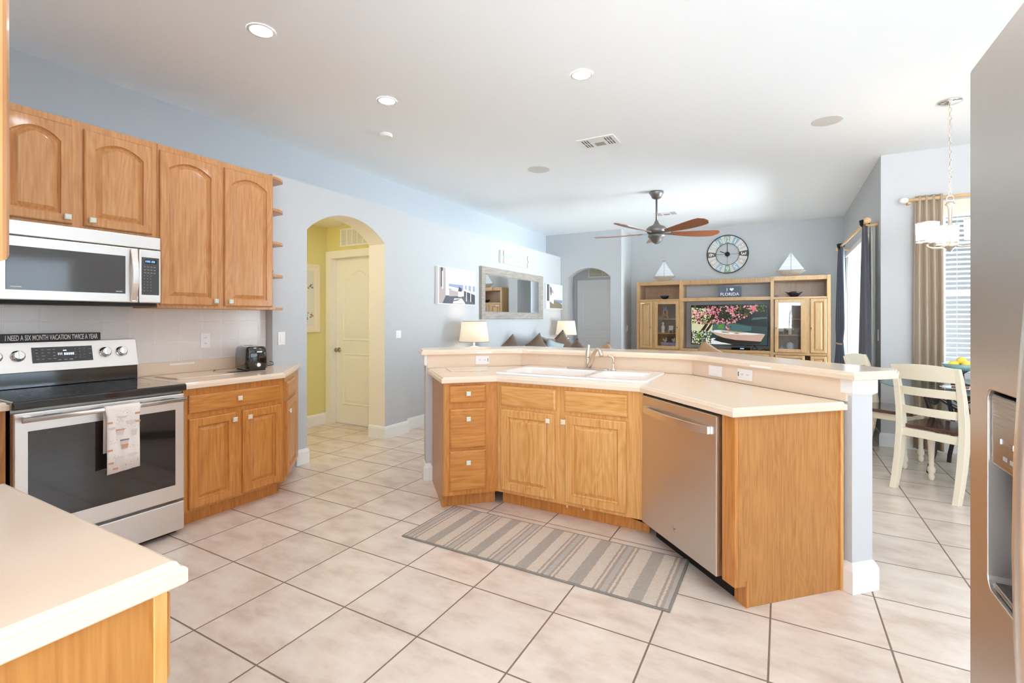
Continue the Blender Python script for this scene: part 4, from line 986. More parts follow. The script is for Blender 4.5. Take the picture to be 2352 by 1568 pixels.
# ================================================================== SOFA, LAMPS, SIDE TABLES
def pillow(name, label, loc, rot, w, h, t, m, group=None, n=10):
    b = MB(); ids = [{}, {}]
    for s_ in (0, 1):
        for i in range(n+1):
            for j in range(n+1):
                u, v = 2*i/n-1, 2*j/n-1
                if s_ and (i in (0, n) or j in (0, n)): ids[1][i, j] = ids[0][i, j]; continue
                k = ((1-u*u)*(1-v*v))**.45*t/2; pin = 1-.10*(1-abs(u*v))*(max(abs(u), abs(v))**3)
                ids[s_][i, j] = b.V((u*w/2*pin, (-k if s_ else k), v*h/2*pin))
    for s_ in (0, 1):
        for i in range(n):
            for j in range(n):
                q_ = (ids[s_][i, j], ids[s_][i+1, j], ids[s_][i+1, j+1], ids[s_][i, j+1]); b.F(q_ if s_ else q_[::-1], 0, True)
    o = b.build(name, m); o.location = loc; o.rotation_euler = rot; return tag(o, label, 'pillow', group)
so = thing('sofa', 'long brown fabric sofa against the left wall beneath the mirror', 'sofa', (-3.87, 5.95, 0), PI/2)
# local x along wall (+y world), local y = into wall(-x)... front toward -y
MB().box(0, 2.45, -.95, -.03, .06, .44).build('base', SOFA, so, bevel=.04, seg=3)
MB().box(0, 2.45, -.24, -.03, .44, .86).build('backrest', SOFA, so, bevel=.05, seg=3)
for x in (0, 2.25): MB().box(x, x+.2, -.95, -.25, .44, .64).build('armrest', SOFA, so, bevel=.04, seg=3)
for k in range(3): MB().box(.21+k*.68, .21+k*.68+.67, -.93, -.26, .445, .56).build('seat_cushion', SOFA, so, bevel=.04, seg=3)
for k in range(4): MB().box(.10+k*.60, .08, 0, .0, 0, 0) if False else None
for (x, y) in ((.08, -.88), (2.37, -.88), (.08, -.1), (2.37, -.1)): MB().box(x-.03, x+.03, y-.03, y+.03, 0.0005, .0595).build('leg', BLACKM, so)
pillow('throw_pillow', 'brown throw pillow standing on its corner, nearest on the sofa', (-3.44, 6.12, .86), (.35, PI/4, PI/2-.25), .38, .38, .15, SOFA, 'brown pillows')
pillow('throw_pillow', 'brown throw pillow in the middle of the sofa back', (-3.44, 6.98, .855), (.35, PI/4+.08, PI/2-.25), .38, .38, .15, SOFA, 'brown pillows')
pillow('throw_pillow', 'brown throw pillow nearest the far lamp', (-3.42, 7.90, .86), (.35, PI/4, PI/2-.35), .42, .42, .16, SOFA, 'brown pillows')
pillow('throw_pillow', 'wide brown back pillow leaning between the two far sofa pillows', (-3.50, 7.42, .83), (.25, .12, PI/2), .70, .40, .16, SOFA, 'brown pillows')
pillow('throw_pillow', 'blue grey patterned round-topped pillow among the brown ones', (-3.33, 7.35, .80), (.3, .3, PI/2-.5), .36, .36, .14, PATF)
lv = thing('loveseat', 'second brown sofa section standing across the room, seen over the bar', 'sofa', (-2.55, 5.55, 0), 0)
MB().box(0, 2.1, .03, .95, .06, .44).build('base', SOFA, lv, bevel=.04, seg=3)
MB().box(0, 2.1, .03, .24, .44, .86).build('backrest', SOFA, lv, bevel=.05, seg=3)
for x in (0, 1.9): MB().box(x, x+.2, .25, .95, .44, .62).build('armrest', SOFA, lv, bevel=.04, seg=3)
for k in range(2): MB().box(.21+k*.845, .21+k*.845+.835, .26, .93, .445, .56).build('seat_cushion', SOFA, lv, bevel=.04, seg=3)
for (x, y) in ((.08, .1), (2.02, .1), (.08, .88), (2.02, .88)): MB().box(x-.03, x+.03, y-.03, y+.03, 0.0005, .0595).build('leg', BLACKM, lv)
pillow('throw_pillow', 'tan throw pillow in front of the television stand', (-.72, 5.97, .83), (-.3, PI/4-.25, .1), .40, .40, .14, TANF, 'tan pillows')
pillow('throw_pillow', 'low tan pillow top left of the television cabinet', (-2.0, 5.97, .79), (-.3, PI/4+.3, .1), .38, .38, .14, TANF, 'tan pillows')
pillow('throw_pillow', 'dark brown pillow showing just left of the faucet', (-2.35, 5.97, .83), (-.3, PI/4, .1), .37, .37, .14, SOFA, 'brown pillows')
def side_table(label, x, y):
    t = thing('side_table', label, 'side table', (x, y, 0))
    MB().box(-.25, .25, -.25, .25, .58, .62).build('tabletop', SEATW, t, bevel=.004)
    for sx in (-1, 1):
        for sy in (-1, 1): MB().box(sx*.22-.02, sx*.22+.02, sy*.22-.02, sy*.22+.02, 0.0005, .5795).build('leg', SEATW, t)
def lamp(label, x, y, z0=.6205):
    t = thing('table_lamp', label, 'lamp', (x, y, z0))
    MB().lathe([(.085, 0), (.085, .012), (.078, .015)], 24).build('base', NICKEL, t)
    MB().lathe([(.058, .015), (.062, .03), (.062, .315), (.058, .325)], 24).build('column', mat('dark_glass_column', (70, 74, 84), .08, coat=1), t)
    MB().lathe([(.062, .326), (.062, .338), (.02, .345), (.012, .35), (.012, .42)], 20).build('neck', WHITEP, t)
    b = MB(); b.lathe([(.205, .405), (.165, .68)], 32); b.f = b.f[:-2]; b.m = b.m[:-2]; b.sm = b.sm[:-2]
    s = b.build('lamp_shade', SHADE, t); md = s.modifiers.new('solid', 'SOLIDIFY'); md.thickness = .003
    b = MB(); b.lathe([(.2065, .402), (.2065, .408)], 32); b.lathe([(.166, .678), (.166, .684)], 32); b.f = [f for f in b.f if len(f) == 4]; b.m = [0]*len(b.f); b.sm = [False]*len(b.f)
    b.build('shade_trim', mat('brown_trim', (150, 128, 104), .6), t)
    l = bpy.data.lights.new('bulb', 'POINT'); l.energy = .7; l.color = (1, .82, .6); l.shadow_soft_size = .05
    lo = bpy.data.objects.new('bulb', l); COL.objects.link(lo); lo.parent = t; lo.location = (0, 0, .53)
side_table('dark side table holding the nearer lamp', -3.62, 5.52); side_table('dark side table holding the farther lamp', -3.62, 8.75)
lamp('nearer table lamp with glowing cream shade, left of the sofa', -3.66, 5.52); lamp('farther table lamp with glowing cream shade, right of the sofa', -3.66, 8.75)

# ================================================================== ENTERTAINMENT CENTRE
EY = 9.25
ec = thing('entertainment_center', 'large pale oak entertainment center with glass doors along the far wall', 'cabinet', (-2.42, EY, 0))
EW = 3.105
DP = .50
def tower(x0, x1, top, name):
    b = MB()
    b.box(x0, x0+.05, 0, DP, .0005, top).box(x1-.05, x1, 0, DP, .0005, top)
    b.box(x0+.05, x1-.05, DP-.02, DP, .0005, top-.001, 1)
    b.box(x0+.05, x1-.05, .01, DP-.02, top-.07, top-.001).box(x0+.05, x1-.05, .005, DP-.02, 1.665, 1.70).box(x0+.05, x1-.05, .01, DP-.02, .0005, .08).box(x0+.05, x1-.05, .01, DP-.02, .735, .775)
    return b.build(name, [ENTW, ENTB], ec, bevel=.002)
tl = tower(0, .83, 2.035, 'left_tower'); tr_ = tower(2.255, EW, 2.045, 'right_tower')
MB().box(.24, .80, -.012, .0095, 1.965, 2.034).build('cornice', ENTW, ec, bevel=.002); MB().box(2.30, 2.80, -.012, .0095, 1.975, 2.044).build('cornice', ENTW, ec, bevel=.002)
# bridge
b = MB().box(.8305, 2.2545, .03, DP, 1.955, 2.035)
for k in range(52): x = .895+k*.0245; b.box(x, x+.017, .018, .0299, 1.958, 2.033)
b.box(.8305, .893, .02, .0299, 1.955, 2.036); b.box(2.17, 2.2545, .016, .0299, 1.955, 2.036); b.build('bridge', ENTW, ec, bevel=.001)
MB().box(.8305, 2.2545, .02, DP-.02, 1.655, 1.715).build('bridge_shelf', ENTW, ec, bevel=.002)
MB().box(.8305, 2.2545, -.005, DP-.02, .755, .793).build('console_top', ENTW, ec, bevel=.002)
MB().box(.8305, 2.2545, .01, DP-.02, .0005, .7545).build('console_body', ENTW, ec)
MB().box(.8305, 2.2545, DP-.019, DP, .0005, 1.9545).build('back_panel', mat('grey_back_panel', (214, 218, 222), .6), ec)
for x in (.86, 1.33, 1.80): drawer_front(ec, x, x+.43, .42, .735, ENTW, km=BRASSK).location.y = .0095
def glass_door(x0, x1, z0, z1, kx, shelves):
    fw = .055
    b = MB().box(x0, x0+fw, -.012, .009, z0, z1).box(x1-fw, x1, -.012, .009, z0, z1).box(x0+fw, x1-fw, -.012, .009, z0, z0+fw).box(x0+fw, x1-fw, -.012, .009, z1-fw, z1)
    d = b.build('glass_door', ENTW, ec, bevel=.003)
    MB().box(x0+fw, x1-fw, -.002, .002, z0+fw, z1-fw).build('pane', GLASS, d)
    MB().sphere((kx, -.022, 1.18), .013).build('knob', BRASSK, d)
    for z in shelves: MB().box(x0-.02, x1+.02, .03, DP-.021, z, z+.016).build('shelf', ENTW, ec)
glass_door(.335, .775, .78, 1.662, .748, (1.055, 1.322)); glass_door(2.318, 2.748, .78, 1.662, 2.345, (1.055, 1.322))
MB().box(.292, .333, 0, .02, .776, 1.664).build('divider', ENTW, ec); MB().box(2.75, 2.822, 0, .02, .776, 1.664).build('divider', ENTW, ec)
def small_door(x0, x1, z0, z1, kx=None):
    d = panel_door(ec, x0, x1, z0, z1, ENTW, fw=.04); d.location.y = .009
    if kx: MB().sphere((kx, -.032, 1.18), .013).build('knob', BRASSK, d)
small_door(.055, .288, .78, 1.662, .268); small_door(2.825, 3.05, .78, 1.662, 2.845)
small_door(.055, .288, .10, .73); small_door(2.825, 3.05, .10, .73); small_door(.335, .775, .10, .73); small_door(2.318, 2.748, .10, .73)
MB().box(.075, .155, -.0125, -.0115, 1.618, 1.63).build('hinge_strip', WSTRIP, ec)
# things on and in the cabinet
EX = -2.42
def sailboat(label, cx_, s, z):
    t = thing('model_sailboat', label, 'model boat', (cx_, EY+.10, z))
    b = MB(); w = .215*s
    ls = []
    for k in range(13):
        u = -1+2*k/12; hw_ = .045*s*(1-abs(u)**2.2)+.002; keel = .088*s*max(0, (abs(u)-.42)/.58)
        ls.append([(u*w, -hw_, .09*s+.006*u*u), (u*w, 0, min(keel, .0875*s)), (u*w, hw_, .09*s+.006*u*u)])
    b.loops(ls, smooth=False); b.build('hull', DRIFT, t)
    MB().lathe([(.004, .0), (.004, .30*s)], 8, c=(0, 0, .09*s)).build('mast', DRIFT, t)
    MB().box(-.03*s, .03*s, -.006, .006, .385*s, .40*s).build('masthead', DRIFT, t)
    n = 5
    for sgn, x0, nm in ((-1, -.178*s, 'sail'), (1, .185*s, 'sail')):
        b = MB()
        for k in range(n):
            t0, t1 = k/n, (k+1)/n-.012; za, zb = .105*s+t0*.27*s, .105*s+t1*.27*s
            xa, xb = x0*(1-t0*.95), x0*(1-t1*.95)
            P_ = [(sgn*.004, za), (xa, za), (xb, zb), (sgn*.004, zb)]
            ids = [[b.V((x, y, z_)) for x, z_ in P_] for y in (-.004, .004)]
            b.F(ids[0]); b.F(ids[1][::-1])
            for q_ in range(4): b.F((ids[0][q_], ids[0][(q_+1) % 4], ids[1][(q_+1) % 4], ids[1][q_]))
        b.build(nm, mat('whitewashed_sail', (228, 232, 236), .7), t)
sailboat('driftwood model sailboat on the left end of the entertainment center', -1.93, .98, 2.0365)
sailboat('driftwood model sailboat on the right end of the entertainment center', .135, 1.03, 2.0465)
def bowl(name, label, loc, r, h, m, sq=False):
    b = MB(); b.lathe([(.25*r, 0), (.35*r, .004), (.8*r, .5*h), (r, h), (.96*r, h), (.7*r, .5*h), (.3*r, .012)], 24); o = b.build(name, m, loc=loc); return tag(o, label, 'bowl')
bowl('dark_bowl', 'small dark round bowl in the left open shelf', (EX+.49, EY+.14, 1.7005), .085, .068, DARKBOWL)
b = MB(); N_ = 24
def wob(r, z): return [(r*(1+.16*abs(math.cos(2*a)))*math.cos(a), r*(1+.16*abs(math.cos(2*a)))*math.sin(a), z+(.02*abs(math.cos(2*a)) if z > .03 else 0)) for a in [2*PI*k/N_ for k in range(N_)]]
b.loops([wob(.04, 0), wob(.05, .01), wob(.09, .045), wob(.115, .07), wob(.108, .068), wob(.05, .02)], smooth=True)
o = b.build('dark_bowl', DARKBOWL, loc=(EX+2.60, EY+.14, 1.7005)); tag(o, 'dark wavy-rimmed bowl in the right open shelf', 'bowl')
o = MB().sphere((0, 0, .02), .024, sc=(1.2, 1, .8)).build('pebble', mat('grey_stone', (150, 150, 150), .6), loc=(EX+2.345, EY+.1, 1.7005)); tag(o, 'small grey stone left of the wavy bowl', 'stone')
# I love Florida sign
fs = thing('florida_sign', 'slate grey sign reading I heart FLORIDA on the bridge shelf', 'sign', (-.80, EY+.10, 1.7155), 0)
MB().box(-.185, .185, -.01, .01, 0, .19).build('board', NAVY, fs, bevel=.002)
text('lettering', 'FLORIDA', .30, .055, TEXTW, fs, (0, -.0102, .055), bold=.012); text('lettering', 'I', .010, .055, TEXTW, fs, (-.045, -.0102, .135), bold=0)
b = MB(); hp = [(.032*math.sin(t)**3*1.05, (.026*math.cos(t)-.010*math.cos(2*t)-.004*math.cos(3*t)-.002*math.cos(4*t))) for t in [2*PI*k/32 for k in range(32)]]
b.flat([(.03+x, -.0115, .138+z) for x, z in hp]); b.build('heart', TEXTW, fs)
# figurines
def figurine(name, label, loc, prof, m=CORAL, cat='figurine', group=None, extra=None):
    b = MB(); b.lathe(prof, 14)
    if extra: extra(b)
    o = b.build(name, m, loc=loc); return tag(o, label, cat, group)
fig = [(.03, 0), (.034, .01), (.028, .05), (.040, .09), (.032, .13), (.014, .145), (.012, .15), (.022, .165), (.024, .18), (.012, .20), (.002, .203)]
figurine('figurine', 'white standing figurine in the left glass cabinet', (EX+.455, EY+.16, 1.0715), fig)
def arms(b): b.tube([(-.012, 0, .125), (-.05, 0, .10), (-.045, 0, .07)], .009, 8); b.tube([(.012, 0, .125), (.05, 0, .10), (.045, 0, .07)], .009, 8)
figurine('figurine', 'white standing figurine with bent arms in the right glass cabinet', (EX+2.545, EY+.16, 1.0715), fig, extra=arms)
def mini_chair(label, loc, m=CORAL):
    b = MB().box(-.04, .04, -.035, .035, .05, .062).box(-.04, .04, .028, .036, .062, .135)
    for x in (-.036, .030):
        for y in (-.033, .029): b.box(x, x+.006, y, y+.006, 0, .05)
    b.box(-.045, -.038, -.035, .035, .085, .092).box(.038, .045, -.035, .035, .085, .092)
    o = b.build('miniature_chair', m, loc=loc, bevel=.001); tag(o, label, 'ornament')
mini_chair('white miniature armchair beside the figurine in the left glass cabinet', (EX+.60, EY+.15, 1.0715)); mini_chair('white miniature armchair in the right glass cabinet', (EX+2.41, EY+.15, 1.0715))
lt = thing('lantern_stand', 'small wooden lifeguard-tower ornament with a blue top in the left glass cabinet', 'ornament', (EX+.50, EY+.16, 1.3385))
b = MB()
for x, y in ((-.045, -.04), (.045, -.04), (-.045, .04), (.045, .04)): b.tube([(x, y, 0), (x*.7, y*.7, .15)], .005, 6)
b.tube([(-.04, -.036, .03), (.036, -.033, .12)], .004, 6); b.tube([(.04, -.036, .03), (-.036, -.033, .12)], .004, 6); b.box(-.045, .045, -.04, .04, .15, .158)
b.build('legs', RODW, lt); MB().box(-.032, .032, -.03, .03, .158, .225).build('cabin', BLUEG, lt, bevel=.003)
bx = MB().box(-.135, .135, -.06, .06, 0, .115).build('keepsake_box', PURPLE, loc=(EX+.565, EY+.15, .7755), bevel=.003); tag(bx, 'lilac wooden box on the bottom of the left glass cabinet', 'box'); MB().box(-.06, .06, -.064, -.0605, .05, .062).build('handle', DARKBOWL, bx)
for i, x in enumerate((.50, .655)):
    b = MB(); random.seed(11+i)
    for _ in range(12):
        a = random.uniform(0, 2*PI); e = random.uniform(.2, 1.3); r = random.uniform(.04, .065)
        b.tube([(0, 0, .01), (.5*r*math.cos(a)*math.cos(e), .4*r*math.sin(a)*math.cos(e), .01+.6*r*math.sin(e)), (r*math.cos(a)*math.cos(e), .5*r*math.sin(a)*math.cos(e), .012+1.3*r*math.sin(e))], [.010, .009, .006], 7)
    b.sphere((0, 0, .011), .012)
    o = b.build('coral', CORAL, loc=(EX+x, EY+.15, .8908)); tag(o, ('white coral piece on the left of the lilac box', 'white branching coral piece on the right of the lilac box')[i], 'coral')
figurine('jar', 'white lidded jar with dark keyhole at the bottom of the right glass cabinet', (EX+2.55, EY+.17, .7755), [(.05, 0), (.06, .01), (.062, .12), (.05, .15), (.03, .16), (.01, .17)], mat('grey_white_ceramic', (214, 218, 224), .3), 'jar')
figurine('jar', 'squat pale pot left of the lidded jar in the right glass cabinet', (EX+2.42, EY+.17, .7755), [(.03, 0), (.06, .03), (.055, .06), (.03, .08), (.012, .10), (.01, .13)], mat('grey_ceramic', (190, 196, 206), .3), 'jar')
figurine('shell', 'pale shell shape on the top shelf of the right glass cabinet', (EX+2.52, EY+.17, 1.3385), [(.03, 0), (.07, .015), (.06, .06), (.03, .09), (.002, .10)], CORAL, 'shell')
# television
tv = thing('television', 'flat screen television showing a rowboat under pink blossom', 'television', (-.834, EY+.16, .7935))
TWd, THt, TZ = 1.235, .70, .085
MB().box(-TWd/2-.008, TWd/2+.008, 0, .035, TZ-.010, TZ+THt+.008).build('bezel', SCREENB, tv, bevel=.003)
EM = {}
def em(nm, rgb, s=.32):
    if nm not in EM:
        m = mat('screen_'+nm, (0, 0, 0), .3); b_ = m.node_tree.nodes['Principled BSDF']; b_.inputs['Emission Color'].default_value = lin(rgb); b_.inputs['Emission Strength'].default_value = s; EM[nm] = m
    return EM[nm]
sm = [em('water', (44, 66, 66)), em('dark', (20, 26, 20)), em('trunk', (48, 26, 16)), em('pink', (240, 130, 150)), em('pale_pink', (250, 190, 200)), em('leaf', (120, 130, 50)), em('leaf_dark', (60, 60, 24)),
      em('hull', (214, 176, 156)), em('white', (240, 244, 246)), em('wood', (214, 164, 100)), em('shadow', (36, 30, 24)), em('light', (226, 224, 180)), em('teal', (70, 110, 108)), em('green', (90, 150, 50)), em('navy', (30, 36, 52))]
b = MB()
def s_(pts, mi, l=0): b.flat([(-TWd/2+x*TWd, -.0006-.00025*l, TZ+z*THt) for x, z in pts], mi)
s_([(0, 0), (1, 0), (1, 1), (0, 1)], 0)
s_([(.25, .55), (.5, .6), (.75, .5), (1, .45), (1, 1), (0, 1), (0, .5)], 1, 1); s_([(.25, .28), (.6, .3), (.8, .36), (.8, .46), (.45, .56), (.25, .58)], 12, 1); s_([(.8, .62), (1, .66), (1, .70), (.82, .68)], 12, 2)
s_([(0, .35), (.28, .3), (.30, .55), (.27, .9), (0, .95)], 11, 2); s_([(.36, .4), (.44, .4), (.44, .52), (.37, .5)], 13, 2)
s_([(.2, 0), (.55, 0), (.42, .06), (.32, .16), (.2, .14)], 8, 2); s_([(0, 0), (.3, 0), (.15, .1), (0, .3)], 6, 2)
def limb(pts, ws, mi, l):
    up, lo_ = [], []
    for (x, z), w in zip(pts, ws): up.append((x-w, z)); lo_.append((x+w, z))
    s_(up+lo_[::-1], mi, l)
limb([(.10, .2), (.20, .48), (.27, .66), (.32, .85), (.34, 1)], [.03, .022, .018, .016, .012], 2, 5)
limb([(.04, .1), (.17, .22), (.36, .33), (.50, .5), (.55, .62), (.60, .8), (.55, 1)][0:1]+[(.14, .24), (.21, .34), (.27, .5), (.295, .62), (.30, .8), (.27, 1)], [.05, .03, .022, .018, .016, .016, .012], 2, 6)
random.seed(21)
def blob(x, z, r, mi, l):
    if 0.012 < x < .988 and .012 < z < .988: s_([(x+r*math.cos(a+x*9)*.6, z+r*math.sin(a+x*9)) for a in [2*PI*k/6 for k in range(6)]], mi, l)
def inblossom(x, z):
    lim = .52 if x < .30 else (.56-.30*abs(x-.5)) if x < .62 else .60+(x-.62)*.9
    if abs(x-.5) < .035 and z > .38: return True
    return z > lim
for _ in range(1500):
    x, z = random.random()*.82, random.random()
    if inblossom(x, z): blob(x, z, random.uniform(.010, .022), random.choice((6, 6, 5, 1, 1)), 7)
for _ in range(760):
    x, z = random.random()*.84, random.random()
    if inblossom(x, z) and math.sin(x*23+z*9)+math.sin(z*19-x*7) > -.4: blob(x, z, random.uniform(.012, .024), random.choice((3, 3, 3, 4)), 8)
for _ in range(90): blob(random.uniform(.78, .99), random.uniform(.84, .99), .016, random.choice((13, 5, 1)), 7)
for _ in range(40): blob(random.gauss(.83, .02), random.gauss(.92, .03), .02, 3, 9)
for _ in range(260): blob(random.uniform(.0, .27), random.uniform(.0, .34), .016, random.choice((5, 13, 11, 6, 8)), 7)
s_([(.30, .11), (.40, .21), (.93, .10), (.90, .02), (.60, .01), (.42, .05)], 10, 3)
s_([(.26, .335), (.34, .24), (.44, .17), (.60, .12), (.92, .09), (.975, .27), (.8, .25), (.5, .25)], 7, 9)
s_([(.255, .345), (.33, .305), (.5, .255), (.8, .25), (.975, .275), (.80, .30), (.62, .33), (.40, .37), (.29, .36)], 8, 10)
s_([(.38, .365), (.60, .335), (.75, .30), (.62, .295), (.42, .34)], 9, 11); s_([(.40, .315), (.50, .29), (.53, .295), (.43, .325)], 2, 12); s_([(.57, .285), (.63, .275), (.65, .285), (.60, .295)], 2, 12); s_([(.28, .355), (.31, .36), (.31, .345)], 14, 12)
scn = b.build('screen_picture', sm, tv)
for x in (-.44, .42):
    b = MB(); b.tube([(x, .015, TZ-.01), (x-.045, -.03, .006)], .006, 6); b.tube([(x, .015, TZ-.01), (x+.045, .06, .006)], .006, 6); b.tube([(x-.045, -.03, .006), (x+.045, .06, .006)], .004, 6); b.build('stand_foot', BLACKM, tv)
cb_ = MB().box(-.15, .15, -.06, .06, 0, .045).build('cable_box', BLACK, loc=(-.62, EY+.09, .7935), bevel=.003); tag(cb_, 'black set-top box on the console in front of the television', 'set-top box')
MB().box(-.01, .05, -.0612, -.0604, .018, .034).build('display', LED, cb_)
b = MB(); b.tube([(-.30, EY+.08, .7985), (-.26, EY+.06, .82), (-.22, EY+.10, .80), (-.20, EY+.05, .81), (-.25, EY+.05, .80)], .006, 8)
o = b.build('cable', CORDM); tag(o, 'black cable looping on the console right of the set-top box', 'cable')
# wall clock
ck = thing('wall_clock', 'large round wall clock with patchwork segments and open centre', 'clock', (-.878, 9.8, 2.53))
def ringl(r, y, n=60): return [(r*math.cos(a), y, r*math.sin(a)) for a in [2*PI*k/n for k in range(n)]]
b = MB(); b.loops([ringl(.342, -.02), ringl(.342, -.034), ringl(.356, -.034), ringl(.356, -.02), ringl(.342, -.02)], cap0=False, cap1=False); b.loops([ringl(.196, -.02), ringl(.196, -.032), ringl(.203, -.032), ringl(.203, -.02), ringl(.196, -.02)], cap0=False, cap1=False)
b.build('rims', BLACKM, ck)
segc = [(150, 176, 162), (158, 184, 198), (206, 202, 196), (98, 92, 92), (208, 200, 190), (168, 190, 208), (140, 176, 158), (176, 196, 212), (206, 200, 194), (112, 104, 98), (204, 204, 200), (150, 178, 192)]
sms = [mat('clock_segment_%s' % w, c, .6) for w, c in zip(('sage', 'sky', 'linen', 'slate', 'sand', 'ice', 'mint', 'mist', 'bone', 'taupe', 'chalk', 'azure'), segc)]+[mat('clock_whitewash', (222, 220, 216), .6)]
b = MB()
for h_ in range(12):
    a0 = PI/2-h_*PI/6
    for w0, w1, mi_ in ((-.17, .17, h_), (.17, .3536, 12)):
        lo_ = [(r*math.cos(a0-w), r*math.sin(a0-w)) for r, w in [(.203, w0+(w1-w0)*k/4) for k in range(5)]+[(.342, w1-(w1-w0)*k/4) for k in range(5)]]
        ids = [[b.V((x, y, z)) for x, z in lo_] for y in (-.028, -.021)]
        b.F(ids[0][::-1], mi_); b.F(ids[1], mi_)
b.build('segments', sms, ck)
for h_ in range(12):
    a0 = PI/2-h_*PI/6; n_ = str(12 if h_ == 0 else h_)
    text('numeral', n_, (.016, .018, .066, .052)[3 if n_ not in ('1', '11', '12', '10') else {'1': 0, '11': 2, '12': 2, '10': 2}[n_]], .085, TEXTW, ck, (.272*math.cos(a0), -.0285, .272*math.sin(a0)), depth=.001, rot=(0, -(a0-PI/2), 0), bold=.015)
b = MB().box(-.002, .002, -.029, -.026, -.197, .197).box(-.197, .197, -.029, -.026, -.002, .002); b.build('spokes', BLACKM, ck)
b = MB().box(-.005, .005, -.038, -.034, -.06, .185); b.at((0, 0, 0), (0, -math.radians(-62)+PI, 0))
b.M = Matrix.Rotation(-math.radians(65), 4, 'Y'); b.box(-.006, .006, -.036, -.033, -.03, .14); b.M = Matrix.Identity(4); b.build('hands', BLACKM, ck)
b = MB(); b.loops([[(r*math.cos(a), y, r*math.sin(a)) for a in [2*PI*k/8 for k in range(8)]][::-1] for r, y in ((.045, -.020), (.045, -.036), (.02, -.044))]); b.build('hub', BLACKM, ck)
plate('light_switch', 'small switch on the wall left of the entertainment center', 'light switch', (-2.675, 9.5, 1.15), PI/2, .07, .11, 'switch')
plate('light_switch', 'switch plate on the grey wall beside the curtained sliding door', 'light switch', (.91, 6.48, 1.16), -PI/2, .075, .12, 'switch')

# ================================================================== CURTAINS, BLINDS, RODS
def curtain(parent, P0, P1, z0, z1, m, waves, amp, wtop=1.0, wbot=1.0, pinch=None, name='panel', n=60, rows=14, shift=0):
    """hangs between the plan points P0 and P1 (bottom width), gathered at the top by wtop"""
    P0, P1 = Vector(P0), Vector(P1); d = (P1-P0); Lh = d.length; d.normalize(); nn = Vector((-d.y, d.x)); c = (P0+P1)/2
    b = MB(); ids = []
    for r in range(rows+1):
        t = r/rows; z = z1+(z0-z1)*t; w = wtop+(wbot-wtop)*t**.8
        if pinch: w *= 1-pinch[1]*math.exp(-((z-pinch[0])/.16)**2)
        row = []
        for k in range(n+1):
            u = k/n; a = amp*(.65+.5*t)*math.sin(2*PI*waves*u+.6*math.sin(3*t+u*4))
            p = c + d*((u-.5)*Lh*w + shift*(t-.5)) + nn*a; row.append(b.V((p.x, p.y, z)))
        ids.append(row)
    for r in range(rows):
        for k in range(n): b.F((ids[r][k], ids[r][k+1], ids[r+1][k+1], ids[r+1][k]), 0, True)
    o = b.build(name, m, parent); md = o.modifiers.new('solid', 'SOLIDIFY'); md.thickness = .003; return o
cr = thing('curtain_rod', 'pale wooden rod with round finial above the sliding door', 'curtain rod', (0, 0, 0))
MB().tube([(.80, 6.40, 2.385), (.745, 8.75, 2.385)], .016, 14).build('rod', RODW, cr)
MB().sphere((.80, 6.375, 2.385), .034).build('finial', RODW, cr); MB().sphere((.745, 8.775, 2.385), .034).build('finial', RODW, cr)
for y in (6.50, 8.66): MB().tube([(.80, y, 2.36), (.85, y, 2.35), (.9095, y, 2.36)], [.012, .014, .02], 10).build('bracket', RODW, cr)
def drape(name, label, y0, y1, m, **kw):
    t = thing(name, label, 'curtain', (0, 0, 0)); curtain(t, (.80, y0), (kw.pop('xb', .80), y1), .02, 2.37, m, 5, .03, **kw)
    ym = (y0+y1)/2
    b = MB(); XM = .80 if m is CURG else .75
    b.lathe([(.030, 2.352), (.046, 2.375), (.052, 2.42), (.040, 2.425), (.036, 2.36)], 16, c=(XM, ym+kw.get('shift', 0)*-.5, 0)); b.build('heading', BLACKM, t); return t
drape('curtain', 'charcoal satin curtain gathered at the near end of the sliding door rod', 6.08, 7.05, CURG, wtop=.11, wbot=.95)
t = drape('curtain', 'navy satin curtain tied back at the far end of the sliding door rod', 7.95, 8.98, CURN, xb=.70, wtop=.22, wbot=.95, pinch=(.98, .35))
b = MB(); b.lathe([(.12, -.012), (.12, .012)], 20, c=(.75, 8.465, .98), sx=.45, sy=1.9); b.f = b.f[:-2]; b.m = b.m[:-2]; b.sm = b.sm[:-2]; b.build('tieback', NICKEL, t)
t = thing('sheer_curtain', 'off white curtain behind the charcoal one at the sliding door', 'curtain', (0, 0, 0)); curtain(t, (.86, 6.42), (.86, 6.80), .02, 2.35, SHEER, 3, .018, wtop=.45)
t = thing('vertical_blind', 'white vertical blind slats gathered at the sliding door', 'blind', (0, 0, 0))
MB().box(.872, .896, 6.80, 9.25, 2.30, 2.345).build('headrail', WHITEP, t)
b = MB()
for k in range(14): y = 7.55+k*.095; b.box(.868, .900, y, y+.004, .05, 2.2995)
b.build('slats', BLIND, t)
# nook rod, taupe curtain, blinds
nr_ = thing('curtain_rod', 'wooden curtain rod over the dining nook window', 'curtain rod', (0, 0, 0))
MB().tube([(1.10, 6.25, 2.535), (3.0, 6.25, 2.535)], .017, 14).build('rod', RODW, nr_)
fo = MB().lathe([(.001, -.045), (.024, -.03), (.032, 0), (.024, .022), (.018, .03)], 14).build('finial', PLASTW, nr_)
fo.location = (1.09, 6.25, 2.535); fo.rotation_euler = (0, PI/2, 0)
for x in (1.13, 2.95): MB().box(x-.01, x+.01, 6.25, 6.3395, 2.50, 2.518).build('bracket', RODW, nr_)
tc_ = thing('curtain', 'taupe linen curtain left of the nook window', 'curtain', (0, 0, 0)); curtain(tc_, (1.16, 6.25), (1.40, 6.25), .03, 2.57, CURT, 4, .032, wtop=.88, n=80)
bl = thing('window_blind', 'white horizontal slat blind in the dining nook window', 'blind', (0, 0, 0))
